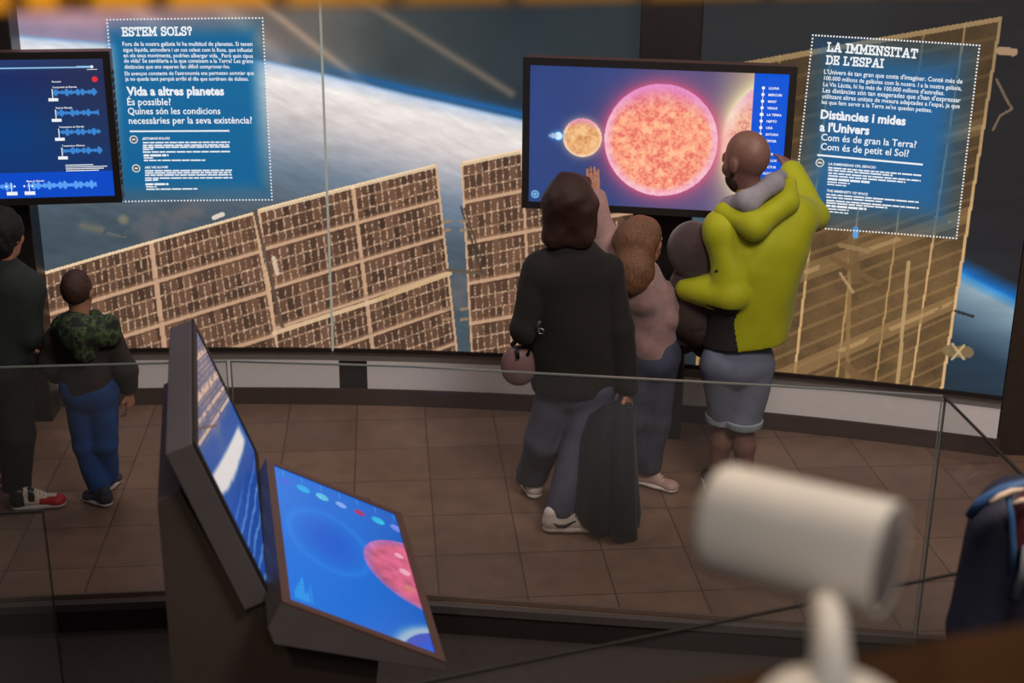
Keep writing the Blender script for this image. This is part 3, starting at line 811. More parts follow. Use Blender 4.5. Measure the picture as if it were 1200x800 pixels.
SWa, SHa = .94, .511
screen_sheet('upright_screen', kA2+e1A*.03+dA*.03-nA*.003, e1A, dA, SWa, SHa, upright_colors, ki)
alB, hB = .5024, .5445
dB = np.cos(alB)*krt-np.sin(alB)*UP; nB = np.sin(alB)*krt+np.cos(alB)*UP
bm = bmesh.new()
sec = [kB-nB*.004, kB+dB*hB-nB*.004, kB+dB*hB-UP*.035, kB+dB*.03-UP*.125-krt*.055, kB-krt*.045-UP*.085]
add_prism(bm, sec, [p+ke1*1.0 for p in sec]); bmesh.ops.recalc_face_normals(bm, faces=bm.faces); bevel(bm, .003)
link('desk_housing', bm_mesh('desk_housing', bm), M_kiosk, ki)
frame_ring('desk_bezel', kB-nB*.006, ke1, dB, nB, 1.0, hB, .030, .008, M_brownmetal, ki)
def desk_picture(X, Y):
    # X runs from the near end (0) to the far end, Y down the slope
    c = np.stack([np.interp(Y, (0, .3, .49), v) for v in ((6, 4, 2), (110, 104, 92), (214, 206, 190))], -1)
    d = np.hypot((X-.50)/.20, (Y-.175)/.145)
    c = mixc(c, (34, 130, 232), .45*np.exp(-((d-1)/.09)**2)); c = mixc(c, (0, 76, 196), .55*sst(1, .2, d))
    n = fbm(X*26, Y*26, 81)
    d2 = np.hypot(X-.49, Y-.535)/.232
    c = mixc(c, (60, 60, 190), .0*d2); s = np.zeros(X.shape+(3,))+np.array((206, 96, 130.0)); s = mixc(s, (150, 110, 190), .7*sst(.80, 1, d2)); s = s*(.8+.4*n)[..., None]
    c = np.where((d2 < 1)[..., None], s, c)
    for x, y, r in ((.60, .45, .018), (.49, .455, .022), (.38, .455, .020)):
        q = np.hypot(X-x, Y-y)/r; c = mixc(c, (236, 180, 196) if x > .4 else (200, 130, 110), sst(1.05, .85, q)*(.6+.4*n))
    w = np.abs((X-.02)-(.62-Y)*.55-.05)
    d3 = np.hypot(X+.10, Y-.62)/.27; c = mixc(c, (190, 200, 206), .8*np.exp(-((d3-1)/.10)**2)); c = np.where((d3 < .96)[..., None], mixc(np.zeros(X.shape+(3,))+np.array((14, 92, 220.0)), (120, 70, 150), .5*sst(.6, .96, d3)), c)
    for i, (col, r) in enumerate((((60, 90, 220), .020), ((30, 176, 232), .027), ((96, 200, 226), .026), ((130, 170, 236), .022), ((176, 40, 96), .022), ((40, 190, 226), .027), ((130, 140, 236), .026))):
        q = np.hypot(X-.845+.004*i, Y-(.035+.073*i))/r
        c = mixc(c, col, sst(1.05, .85, q)*(.65+.5*n))
        c = mixc(c, (60, 150, 240), .55*((np.abs(Y-(.035+.073*i)) < .003) & (X > .885) & (X < .93)))
    for i in range(7):
        c = mixc(c, (50, 170, 240), .75*((np.abs(Y-(.022+.009*i)) < .0022) & (X > .03) & (X < .08+.03*((i*5) % 4))))
    return c
screen_sheet('desk_screen', kB+ke1*.03+dB*.03-nB*.002, ke1, dB, .94, .4845, desk_picture, ki)
pb = kA.copy(); pb[2] = 0
prof = [(-.118, PLAT), (-.118, 1.17), (-.052, 1.20), (.098, .83), (.20, .79), (.26, .80), (.60, .655), (.52, .58), (.44, PLAT)]
lo = [kpt(pb, .03, r, z) for r, z in prof]; hi = [kpt(pb, .97, r, z) for r, z in prof]
bm = bmesh.new(); add_prism(bm, lo, hi)
link('pedestal', bm_mesh('pedestal', bm), M_kiosk_dark, ki)

# ------------------------------------------------------------------ frameless glass barriers
def glass(label, pts, z0, z1, edge, grp='frameless glass barrier panels', t=.010, side=None):
    P = [np.array(p, float) for p in pts]
    N = []
    for i in range(len(P)):
        d = P[min(i+1, len(P)-1)]-P[max(i-1, 0)]; d /= np.linalg.norm(d); N.append(np.array([-d[1], d[0]])*t/2)
    th = thing('glass_panel', label, 'glass panel', (*((P[0]+P[-1])/2), z0), grp)
    def pr(name, za, zb, m, k=1.0):
        b = bmesh.new(); lo = [(*(p-n*k), za) for p, n in zip(P, N)]+[(*(p+n*k), za) for p, n in zip(P[::-1], N[::-1])]
        add_prism(b, lo, [(x, y, zb) for x, y, _ in lo]); link(name, bm_mesh(name, b), m, th)
    # the pane itself is one sheet, its polished rim a part of its own
    V = [(*p, z) for p in P for z in (z0+.02, z1-.006)]
    Q = [(2*i, 2*i+2, 2*i+3, 2*i+1) for i in range(len(P)-1)]
    link('pane', mesh_np('pane', V, Q), M_glass, th)
    pr('top_edge', z1-.006, z1, edge)
    pr('base_channel', z0, z0+.02, M_clip, 1.2)
    for nm, p, n, s in (('side_edge', P[0], N[0], 1), ('side_edge', P[-1], N[-1], -1)):
        d = np.array([n[1], -n[0]])/(t/2)*s*.004
        b = bmesh.new(); lo = [(*(p-n), z0+.02), (*(p+n), z0+.02), (*(p+n+d), z0+.02), (*(p-n+d), z0+.02)]
        add_prism(b, lo, [(x, y, z1-.006) for x, y, _ in lo]); link(nm, bm_mesh(nm, b), side or edge, th)
    return th
glass('glass barrier panel in front of the two boys, left of the kiosk', [(-2.95, 5.03), (-1.99, 5.157), (-1.125, 5.245)], 0.004, 1.04, M_edge)
glass('long curved glass barrier panel in front of the family', [(-1.112, 5.246), (-.4, 5.205), (.333, 5.117), (1.0, 5.035), (1.617, 4.945)], 0.004, 1.04, M_edge)
glass('glass barrier panel running towards the viewer at the right, behind the backpack', [(1.6235, 4.936), (1.70, 4.12)], PLAT, 1.04, M_edge_dark, side=M_edge)
glass('near glass panel with dark top edge crossing below the kiosk desk and white spotlight', [(-.62, 3.09), (1.56, 3.925)], PLAT, .9, M_edge_dark)
glass('near glass panel at lower left corner with its upright right edge showing', [(-2.7, 3.84), (-1.47, 4.02)], PLAT, 1.0, M_edge_dark)

# ------------------------------------------------------------------ mezzanine foreground
ZR = 2.36
a, b = gr(740, 806, ZR), gr(1200, 724, ZR)
d = (b-a)/np.linalg.norm(b-a); nrm = np.array([d[1], -d[0], 0])
o = a-d*1.3
rl = thing('handrail', 'wide blurred wooden handrail crossing the lower right corner', 'handrail', (o[0]+.9, o[1], PLAT))
link('rail_plank', box_mesh('rail_plank', o-UP*.05, d*2.9, nrm*.34, UP*.05, .012), M_wood, rl)
link('parapet_board', box_mesh('parapet_board', o+nrm*.10+UP*(PLAT-ZR), d*2.9, nrm*.05, UP*(ZR-.05-PLAT)), M_wood, rl)
YS = 1.10
sp = thing('spotlight', 'white cylindrical spotlight on a short stem, blurred in the foreground', 'spotlight', gr(978, 800, ZR))
bc = gr(974, 846, ZR)+UP*.0015
c0, c1 = at(836, 605, YS+.138), at(1042, 656, YS+.045)
ax = c1-c0; L = np.linalg.norm(ax); ax /= L
R_ = .0535
bm = bmesh.new(); lathe(bm, c0, ax, [(0, .0), (0, R_*.86), (.003, R_*.94), (.009, R_*.99), (.016, R_), (L-.004, R_), (L, R_*.985), (L, R_*.90), (L-.004, R_*.88), (L-.005, 0)], 48)
link('lamp_housing', bm_mesh('lamp_housing', bm, True), M_lampwhite, sp)
bm = bmesh.new(); lathe(bm, c0+ax*(L-.0045), ax, [(0, 0), (0, R_*.87), (.004, R_*.87), (.006, R_*.6), (.007, 0)], 40)
link('lens', bm_mesh('lens', bm, True), M_lens, sp)
m_ = c0+ax*L*.62
bm = bmesh.new()
tube(bm, [bc+UP*.012, bc+UP*.05+(m_-bc)*np.array([.4, .4, 0]), m_-UP*(R_-.006)], [.020, .0142, .0135], 20)
link('stem', bm_mesh('stem', bm, True), M_lampwhite, sp)
bm = bmesh.new(); lathe(bm, bc, UP, [(0, 0), (0, .062), (.010, .062), (.018, .056), (.024, .040), (.028, .02), (.029, 0)], 40)
link('mounting_base', bm_mesh('mounting_base', bm, True), M_lampwhite, sp)

YB = 1.22
p0, p1 = at(-330, 24, YB), at(1530, -16, YB)
ex = p1-p0; Lb = np.linalg.norm(ex); ex /= Lb
be = thing('wooden_beam', 'blurred honey coloured slatted wooden beam along the top edge', 'beam', (p0[0], YB, PLAT))
link('beam_board', box_mesh('beam_board', p0, ex*Lb, (0, .05, 0), UP*.16, .004), M_wood_yellow, be)
for px in (24, 84, 101, 190, 330, 470, 610, 760, 905, 1040, 1170):
    q = p0+ex*Lb*((px+330)/1860.0)
    link('gap_strip', box_mesh('gap_strip', q-np.array([.004, .014, -.002]), (.008, 0, 0), (0, .014, 0), UP*.155), M_wood_gap, be)
for q in (p0, p1-ex*.07):
    link('beam_post', box_mesh('beam_post', (q[0], YB+.001, PLAT), (.07, 0, 0), (0, .048, 0), UP*(q[2]-PLAT+.1)), M_wood, be)

# ------------------------------------------------------------------ soft bodies: implicit solids -> one closed surface
def surface_nets(Fd, org, h):
    neg = Fd < 0
    nx, ny, nz = Fd.shape
    cnt = np.zeros((nx-1, ny-1, nz-1), np.int8)
    for i in (0, 1):
        for j in (0, 1):
            for k in (0, 1): cnt += neg[i:nx-1+i, j:ny-1+j, k:nz-1+k]
    idx = np.argwhere((cnt > 0) & (cnt < 8))
    cor = np.array([(i, j, k) for i in (0, 1) for j in (0, 1) for k in (0, 1)])
    vals = np.stack([Fd[idx[:, 0]+c[0], idx[:, 1]+c[1], idx[:, 2]+c[2]] for c in cor], 1)
    acc = np.zeros((len(idx), 3)); n = np.zeros(len(idx))
    for a in range(8):
        for b in range(a+1, 8):
            if abs(cor[a]-cor[b]).sum() != 1: continue
            va, vb = vals[:, a], vals[:, b]; m = (va < 0) != (vb < 0)
            t = np.where(m, va/np.where(m, va-vb, 1), 0)
            acc += np.where(m[:, None], cor[a]+t[:, None]*(cor[b]-cor[a]), 0); n += m
    V = (idx+acc/n[:, None])*h+org
    gid = np.full((nx-1, ny-1, nz-1), -1, np.int32); gid[tuple(idx.T)] = np.arange(len(idx))
    Q = []
    for ax in range(3):
        sl0 = [slice(None)]*3; sl1 = [slice(None)]*3; sl0[ax] = slice(0, -1); sl1[ax] = slice(1, None)
        A, B = neg[tuple(sl0)], neg[tuple(sl1)]
        e = np.argwhere(A != B); o1, o2 = [(1, 2), (2, 0), (0, 1)][ax]
        e = e[(e[:, o1] > 0) & (e[:, o2] > 0) & (e[:, o1] < Fd.shape[o1]-1) & (e[:, o2] < Fd.shape[o2]-1)]
        q = []
        for d1, d2 in ((-1, -1), (0, -1), (0, 0), (-1, 0)):
            c = e.copy(); c[:, o1] += d1; c[:, o2] += d2; q.append(gid[tuple(c.T)])
        q = np.stack(q, 1); flip = ~A[tuple(e.T)]
        q[flip] = q[flip][:, ::-1]; Q.append(q)
    return V, np.concatenate(Q)
def N_(v): v = np.asarray(v, float); return v/np.linalg.norm(v)
def cap(a, b, ra, rb=None, k=None, flat=None):      # tapered limb; flat=(direction, factor) squashes it
    return ('c', np.asarray(a, float), np.asarray(b, float), ra, ra if rb is None else rb, k, flat)
def ell(c, r, axes=None, k=None):                   # ellipsoid with optional axes rows
    return ('e', np.asarray(c, float), np.asarray(r, float), np.eye(3) if axes is None else np.array(axes), k)
def pbox(p):
    if p[0] == 'c':
        r = max(p[3], p[4]); return np.minimum(p[1], p[2])-r, np.maximum(p[1], p[2])+r
    r = np.abs(p[3].T)@p[2]; return p[1]-r, p[1]+r
def soft(name, prims, m, parent, res=.008, k=.02, cuts=(), sub=(), wrinkle=0.0, wf=22.0, slot=None, seed=0):
    bb = [pbox(p) for p in prims]
    pad = .03+k
    lo = np.min([b[0] for b in bb], 0)-pad; hi = np.max([b[1] for b in bb], 0)+pad
    n = np.ceil((hi-lo)/res).astype(int)+1
    ax = [lo[i]+np.arange(n[i])*res for i in range(3)]
    Fd = np.full(n, .2, np.float32)
    def ev(p, sl):
        X = ax[0][sl[0]][:, None, None]; Y = ax[1][sl[1]][None, :, None]; Z = ax[2][sl[2]][None, None, :]
        if p[0] == 'c':
            a, b, ra, rb, flat = p[1], p[2], p[3], p[4], p[6]
            dx, dy, dz = X-a[0], Y-a[1], Z-a[2]; v = b-a; l2 = v@v+1e-12
            t = np.clip((dx*v[0]+dy*v[1]+dz*v[2])/l2, 0, 1)
            ex, ey, ez = dx-t*v[0], dy-t*v[1], dz-t*v[2]
            d2 = ex*ex+ey*ey+ez*ez
            if flat is not None:
                q = ex*flat[0][0]+ey*flat[0][1]+ez*flat[0][2]; d2 = d2+(flat[1]**2-1)*q*q
            d = np.sqrt(d2)-(ra+t*(rb-ra))
            return d if flat is None else d/(1+.35*(flat[1]-1))
        c, r, A = p[1], p[2], p[3]
        dx, dy, dz = X-c[0], Y-c[1], Z-c[2]
        q = [(A[i][0]*dx+A[i][1]*dy+A[i][2]*dz)/r[i] for i in range(3)]
        rho = np.sqrt(q[0]**2+q[1]**2+q[2]**2)
        return (rho-1)*min(r)*1.15 if max(r) > 2.2*min(r) else (rho-1)*(r.prod()**(1/3))
    def region(p, mg):
        a, b = pbox(p); i0 = np.maximum(((a-mg-lo)/res).astype(int), 0); i1 = np.minimum(((b+mg-lo)/res).astype(int)+2, n)
        return tuple(slice(i0[i], i1[i]) for i in range(3))
    for p in prims:
        kk = p[5] if p[0] == 'c' else p[4]
        kk = k if kk is None else kk
        sl = region(p, kk+.03); d = ev(p, sl); f = Fd[sl]
        h = np.maximum(kk-np.abs(f-d), 0)/max(kk, 1e-6)
        Fd[sl] = np.minimum(f, d)-h*h*kk*.25
    if wrinkle:
        X = ax[0][:, None, None]; Y = ax[1][None, :, None]; Z = ax[2][None, None, :]
        r_ = np.random.default_rng(seed+5)
        w = 0
        for i in range(7):
            v = r_.normal(size=3); v /= np.linalg.norm(v); v *= wf*(.6+.9*r_.random())
            w = w+np.sin(v[0]*X+v[1]*Y+v[2]*Z*.8+r_.random()*6.3+1.4*np.sin(.5*v[1]*X-.4*v[2]*Y+.6*v[0]*Z))/7**.5
        Fd += (wrinkle*w).astype(np.float32)
    for p in sub:
        sl = region(p, .03); Fd[sl] = np.maximum(Fd[sl], -ev(p, sl))
    if cuts:
        X = ax[0][:, None, None]; Y = ax[1][None, :, None]; Z = ax[2][None, None, :]
        for q, nn in cuts:
            nn = N_(nn); Fd = np.maximum(Fd, (X-q[0])*nn[0]+(Y-q[1])*nn[1]+(Z-q[2])*nn[2]).astype(np.float32)
    V, Q = surface_nets(Fd, lo, res)
    # keep the one connected solid
    mi = None
    if slot is not None:
        c = V[Q].mean(1); mi = slot(c)
    return link(name, mesh_np(name, V, Q, True, None, mi), m, parent)

def hand_prims(w, d, n, side, curl=.5, s=1.0, spread=.25):
    """wrist, direction of the fingers, direction the palm faces, +1/-1 for the thumb's side"""
    d = N_(d); n = N_(np.asarray(n)-d*(np.asarray(n)@d)); t = np.cross(d, n)*side
    P = []
    for i in range(4):
        off = (1.5-i)*.0195*s
        kn = w+d*.088*s+t*off
        P.append(cap(w+t*off*.55, kn, .0135*s, .0115*s, .012))
        ang = curl*.5; p = kn; r = .0098*s
        for j, L in enumerate((.041, .026, .021)):
            q = d*math.cos(ang)+n*math.sin(ang)+t*spread*(1.5-i)*.10
            e = p+N_(q)*L*s*(1.0, 1.08, 1.02, .82)[i]
            P.append(cap(p, e, r, r*.90, .004)); p = e; r *= .90; ang += curl*.75
    b = w+d*.022*s+t*.022*s
    m1 = b+N_(d*.62+t*.62+n*.3)*.045*s; m2 = m1+N_(d*.85+t*.25+n*.4)*.032*s
    P += [cap(b, m1, .0145*s, .0115*s, .012), cap(m1, m2, .0110*s, .0090*s, .004)]
    return P
def head_axes(look, tilt=0.0):
    f = N_(look); r = N_(np.cross(f, [0, 0, 1.0])); u = np.cross(r, f)
    if tilt: r, u = r*math.cos(tilt)+u*math.sin(tilt), u*math.cos(tilt)-r*math.sin(tilt)
    return r, f, u
def head_prims(c, look, s=1.0, tilt=0.0):
    r, f, u = head_axes(look, tilt); L = lambda x, y, z: c+(r*x+f*y+u*z)*s
    A = [r, f, u]
    P = [ell(L(0, -.008, .032), np.array((.076, .096, .092))*s, A), ell(L(0, .030, -.030), np.array((.062, .066, .088))*s, A, .03),
         cap(L(0, .055, -.092), L(0, .045, -.085), .030*s, .034*s, .03),
         cap(L(0, .094, .006), L(0, .108, -.034), .009*s, .0135*s, .012), cap(L(-.034, .086, .022), L(.034, .086, .022), .011*s, k=.016),
         cap(L(-.022, .090, -.066), L(.022, .090, -.066), .0085*s, k=.008), cap(L(-.018, .088, -.078), L(.018, .088, -.078), .0085*s, k=.008)]
    for x in (-1, 1):
        P += [ell(L(x*.077, -.008, -.004), np.array((.010, .021, .032))*s, A, .006), cap(L(x*.034, .083, .006), L(x*.034, .085, .006), .013*s, k=.010),
              cap(L(x*.050, .060, -.020), L(x*.046, .066, -.030), .018*s, k=.02)]
    return P, L, A
M_eye = mat('eye_white', (210, 205, 200), .2, noise=.02); M_iris = mat('dark_iris', (40, 28, 20), .2, noise=.1)
def eyes(parent, L, s):
    for x in (-1, 1):
        b = bmesh.new(); bmesh.ops.create_uvsphere(b, u_segments=14, v_segments=10, radius=.0125*s)
        bmesh.ops.translate(b, vec=Vector(L(x*.034, .0875, .007)), verts=b.verts)
        me = bm_mesh('eye', b, True); e = link('eye', me, M_eye, parent)
        b = bmesh.new(); bmesh.ops.create_uvsphere(b, u_segments=12, v_segments=8, radius=.0062*s)
        bmesh.ops.translate(b, vec=Vector(L(x*.034, .0955, .007)), verts=b.verts); link('iris', bm_mesh('iris', b, True), M_iris, e)
def shoe(parent, heel, toe, m_up, m_sole, s=1.0, mark=None, patch=None, ankle=None):
    """trainer: heel and toe on the ground"""
    heel = np.array(heel, float); toe = np.array(toe, float); z0 = heel[2]
    d = N_(toe-heel); L = np.linalg.norm(toe-heel); sd = np.array([d[1], -d[0], 0])
    R = .043*s
    fl = (UP, 1.5)
    h = heel+d*R*.8; t = toe-d*R*.85
    so = [cap(h+UP*.018*s, h+d*L*.35+UP*.018*s, R*.86, R*.88, flat=(UP, 2.2)), cap(h+d*L*.3+UP*.018*s, t+UP*.018*s, R*.88, R*1.02, flat=(UP, 2.2))]
    up = [cap(h+UP*.045*s, h+UP*.085*s, R*.80, R*.78), cap(h+UP*.05*s, t+UP*.033*s, R*.82, R*.78, flat=(UP, 1.15)), cap(h+d*.05*s+UP*.085*s, h+d*L*.42+UP*.058*s, R*.62, R*.60), ell(t+UP*.032*s, (R*.98, R*.98, R*.66))]
    o = soft('shoe', up, m_up, parent, .005, .02, cuts=[((0, 0, z0+.016*s), (0, 0, -1))], slot=patch and (lambda c: patch(c, h, d, sd, L)))
    soft('sole', so, m_sole, o, .005, .012, cuts=[((0, 0, z0+.001), (0, 0, -1)), ((0, 0, z0+.034*s), (0, 0, 1))])
    lc = []
    b = bmesh.new()
    for i in range(4):
        c = h+d*(L*.36+i*.016*s)+UP*(.098-.010*i)*s
        tube(b, [c-sd*.022*s-UP*.006*s, c, c+sd*.022*s-UP*.006*s], .0035*s, 6)
    link('laces', bm_mesh('laces', b, True), m_sole, o)
    if mark is not None:
        for q in (-1, 1):
            b = bmesh.new()
            pts = [(-.005, .064), (.03, .040), (.06, .040), (.105, .062)]
            tube(b, [h+d*x*s+UP*z*s+sd*q*(R*.80-.004*(x > .09)) for x, z in pts], [.003*s, .008*s, .008*s, .003*s], 8)
            link('side_mark', bm_mesh('side_mark', b, True), mark, o)
    return o
def skin_body(name, lab, cat, J, m, s=1.0, hands=None, tilt=0.0, res=.007, group=None, legs=True, torso_r=.115, shoes_in=True):
    """one continuous figure; J holds joints"""
    t = thing(name, lab, cat, (J['neck'][0], J['neck'][1], 0), group)
    hp, L, A = head_prims(J['head'], J['look'], s*J.get('hs', 1), tilt)
    pel = (J['hl']+J['hr'])/2; mid = (J['sl']+J['sr'])/2
    bf = N_(np.cross(J['sr']-J['sl'], UP)); bf = bf if bf@J['look'] > 0 else -bf
    P = hp+[cap(J['neck']-UP*.02*s, J['head']-UP*.05*s-A[1]*.012*s, .056*s, .050*s, .02), cap(mid-UP*.10*s, pel+UP*.04*s, torso_r*s, (torso_r-.005)*s, .05, (bf, 1.35)),
            cap(J['sl'], J['sr'], .050*s, k=.05), cap(J['hl'], J['hr'], .085*s, k=.05)]
    for q in 'lr':
        P += [cap(J['s'+q], J['e'+q], .047*s, .037*s), cap(J['e'+q], J['w'+q], .038*s, .0255*s)]
        if legs:
            P += [cap(J['h'+q], J['k'+q], .076*s, .050*s), cap(J['k'+q], (J['k'+q]*.65+J['a'+q]*.35)-bf*.012*s, .050*s, .052*s), cap(J['k'+q]*.65+J['a'+q]*.35-bf*.012*s, J['a'+q], .052*s, .034*s),
                  cap(J['a'+q]-UP*.015*s, J['a'+q]+N_(J['t'+q])*.10*s-UP*.035*s, .030*s, .022*s)]
        hd = (hands or {}).get(q)
        if hd: P += hand_prims(J['w'+q], hd[0], hd[1], (1 if q == 'l' else -1)*hd[3] if len(hd) > 3 else (1 if q == 'l' else -1), hd[2], s)
    soft('body', P, m, t, res, .018*s)
    eyes(t, L, s*J.get('hs', 1))
    return t, L, A, bf
def trousers(name, J, m, t, s=1.0, rh=.115, rt=.098, rk=.072, ra=.062, zend=None, wr=.004, waist=.10, kfrac=1.0, bf=None, flat=1.2, res=.008, slot=None):
    pel = (J['hl']+J['hr'])/2
    P = [cap(J['hl']*.8+pel*.2+UP*.02*s, J['hr']*.8+pel*.2+UP*.02*s, rh*s, k=.04), cap(pel, pel+UP*waist*s, rh*1.18*s, rh*1.12*s, .05, (bf, flat))]
    for q in 'lr':
        P += [cap(J['h'+q], J['k'+q], rt*s, rk*s, .008 if 'short' in name else .02), cap(J['k'+q], J['a'+q]+UP*.0, rk*s, ra*s, .02)]
    cuts = [((0, 0, zend), (0, 0, -1))] if zend is not None else []
    return soft(name, P, m, t, res, .02, cuts, wrinkle=wr, wf=24, seed=len(name)+int(s*100), slot=slot)
SK = mat('skin_warm', (176, 124, 102), .5, noise=.06, nscale=60); SK2 = mat('skin_tanned', (126, 90, 80), .5, noise=.08, nscale=60)
V3 = lambda *a: np.array(a, float)

# ------------------------------------------------------------------ the family at the star screen
M_blackcloth = mat('black_wool', (30, 26, 25), .9, bump=.4, sheen=.05)
M_jeans = mat('blue_grey_denim', (84, 86, 108), .85, bump=.4, bscale=400, nscale=14)
M_whiteshoe = mat('white_leather', (226, 216, 212), .5, noise=.04); M_swoosh = mat('black_leather', (24, 22, 24), .4)
M_auburn = mat('dark_auburn_hair', (52, 29, 22), .5, noise=.35, nscale=40, bump=.8, bscale=90, stretch=(6, 6, .6))

# woman in black
g1, g2 = gr(622, 580), gr(650, 620)
J = dict(head=at(668, 240, 5.97), look=V3(.22, 1, -.02), neck=at(672, 281, 5.98), sl=at(634, 315, 5.96), sr=at(710, 318, 6.02),
         el=at(615, 384, 5.92), er=at(725, 384, 5.98), wl=at(634, 402, 6.10), wr=at(735, 455, 5.95),
         hl=at(655, 446, 5.99), hr=at(698, 448, 6.01), kl=at(638, 515, 6.03), kr=at(677, 528, 5.94),
         al=g1+V3(.0, .0, .09), ar=g2+V3(.03, .02, .09), tl=V3(-.25, 1, 0), tr=V3(1, .25, 0))
t, L, A, bf = skin_body('person', 'woman with dark auburn bob in black jacket and jeans, pink bag at her left side', 'person', J, SK, .98,
    hands=dict(l=(V3(.6, .6, -.3), V3(0, .5, -1), .9), r=(V3(.15, -.1, -1), V3(-1, .3, 0), 1.1)))
hm = (J['hl']+J['hr'])/2
TX = N_(J['sr']-J['sl'])
soft('jacket', [cap(J['sl']-UP*.025, J['sr']-UP*.025, .082, .082, .05), cap(J['neck']-UP*.19, hm+UP*.05, .190, .215, .06, (bf, 1.45)), cap(J['neck']-UP*.07, J['neck']+UP*.0, .085, .062, .06),
    cap(J['sl'], J['el'], .083, .074, .012), cap(J['el'], J['wl'], .072, .058, .02), cap(J['sr'], J['er'], .083, .074, .012), cap(J['er'], J['wr']+UP*.02, .072, .058, .02)],
    M_blackcloth, t, .008, .03, [((0, 0, hm[2]-.035), (.0, 0, -1))], wrinkle=.008, wf=17, seed=3)
soft('hair', [ell(L(0, -.014, .040), (.104, .116, .102), A), cap(L(-.045, -.035, -.02), L(-.052, -.040, -.135), .072, .066, .05), cap(L(.045, -.035, -.02), L(.052, -.040, -.125), .072, .064, .05), cap(L(-.088, .01, .0), L(-.092, .03, -.130), .038, .022, .03), cap(L(.090, .015, .0), L(.096, .045, -.150), .036, .018, .03),
    cap(L(-.04, .07, .095), L(.05, .075, .085), .035, .03, .03)], M_auburn, t, .007, .02, sub=[ell(L(0, .135, -.035), (.066, .085, .11), A)], wrinkle=.003, wf=60, seed=9, cuts=[(L(0, 0, -.165), -A[2]+A[1]*.12)])
trousers('jeans', J, M_jeans, t, 1.0, .128, .100, .082, .074, .075, .005, bf=bf)
h = gr(626, 584); shoe(t, h+V3(.01, -.02, 0), h+V3(-.055, .235, 0), M_whiteshoe, M_whiteshoe, 1.05, M_swoosh)
h = gr(644, 624); shoe(t, h+V3(-.03, .015, 0), h+V3(.215, .03, 0), M_whiteshoe, M_whiteshoe, 1.05, M_swoosh)

# coat hanging from her right hand
M_coat = mat('navy_black_coat_cloth', (26, 30, 40), .85, bump=.3, sheen=.15)
def hanging(name, rows, m, parent, wave=.012, ncol=26):
    """cloth hung as a closed flattened sleeve: rows of (left px, right px, y px, Y, thickness)"""
    V, Q = [], []; n = ncol
    for i, (xl, xr, y, Y, th) in enumerate(rows):
        a, b = at(xl, y, Y), at(xr, y, Y); c = (a+b)/2; hx = (b-a)/2
        for k_ in range(n):
            A_ = 2*math.pi*k_/n
            f = 1+.0*A_
            p = c+hx*math.cos(A_)+V3(0, 1, 0)*math.sin(A_)*th*(1+.35*math.sin(3*A_+i*.3))+V3(0, 1, 0)*wave*math.sin(math.cos(A_)*7+i*.25)
            V.append(p)
    for i in range(len(rows)-1):
        for k_ in range(n): Q.append((i*n+k_, (i+1)*n+k_, (i+1)*n+(k_+1) % n, i*n+(k_+1) % n))
    V = np.array(V); c0 = V[:n].mean(0); c1 = V[-n:].mean(0); nv = len(V)
    V = np.vstack([V, c0, c1]); 
    me = bpy.data.meshes.new(name)
    F = [tuple(q) for q in Q]+[(k_, (k_+1) % n, nv) for k_ in range(n)]+[((len(rows)-1)*n+(k_+1) % n, (len(rows)-1)*n+k_, nv+1) for k_ in range(n)]
    me.from_pydata([tuple(v) for v in V], [], F)
    for p in me.polygons: p.use_smooth = True
    o = link(name, me, m, parent); return o
ct = thing('coat', 'dark navy coat hanging from the woman\'s right hand, hem near the floor', 'coat', (*at(712, 540, 5.84)[:2], 0))
hanging('coat_body', [(722, 736, 470, 5.92, .02), (706, 741, 474, 5.90, .04), (690, 744, 486, 5.88, .06), (683, 745, 510, 5.85, .07), (679, 747, 545, 5.82, .075), (676, 750, 580, 5.80, .075), (675, 752, 602, 5.79, .07), (680, 750, 616, 5.79, .06), (690, 746, 622, 5.79, .04)], M_coat, ct)
hanging('coat_sleeve', [(714, 740, 478, 5.86, .02), (712, 744, 520, 5.79, .035), (714, 746, 570, 5.75, .04), (715, 747, 615, 5.73, .04), (716, 747, 631, 5.73, .03)], M_coat, ct, .004, 18)

# bag on the woman's left side
M_bag = mat('dusty_pink_leather', (122, 94, 92), .5, noise=.08)
hb_ = thing('handbag', 'round dusty pink shoulder bag hanging at the woman\'s left side', 'bag', at(608, 428, 5.93))
c = at(608, 428, 5.93)
bo = soft('bag_body', [ell(c-UP*.01, (.078, .05, .085)), ell(c+UP*.03, (.070, .045, .065))], M_bag, hb_, .006, .02, wrinkle=.003, seed=4)
soft('bag_flap', [ell(c+UP*.035+V3(0, -.012, 0), (.074, .050, .062))], M_bag, hb_, .006, .01, cuts=[((0, 0, c[2]+.0), (0, .3, -1))])
b = bmesh.new(); tube(b, [at(600, 404, 5.93), at(608, 396, 5.90), at(625, 388, 5.87), at(634, 376, 5.86)], .011, 8); tube(b, [at(618, 416, 5.90), at(626, 398, 5.87), at(634, 376, 5.86)], .009, 8)
link('shoulder_strap', bm_mesh('strap', b, True), M_swoosh, hb_)
b = bmesh.new()
rc = at(634, 388, 5.85); tube(b, [rc+.012*V3(math.cos(a), -.2*math.cos(a), math.sin(a)) for a in np.linspace(0, 2*math.pi, 15)], .0035, 6)
link('metal_ring', bm_mesh('ring', b, True), mat('brushed_steel', (170, 168, 165), .3, metal=.8), hb_)
b = bmesh.new(); tube(b, [at(606, 408, 5.885), at(607, 420, 5.875)], .009, 6); link('clasp', bm_mesh('clasp', b, True), M_swoosh, hb_)

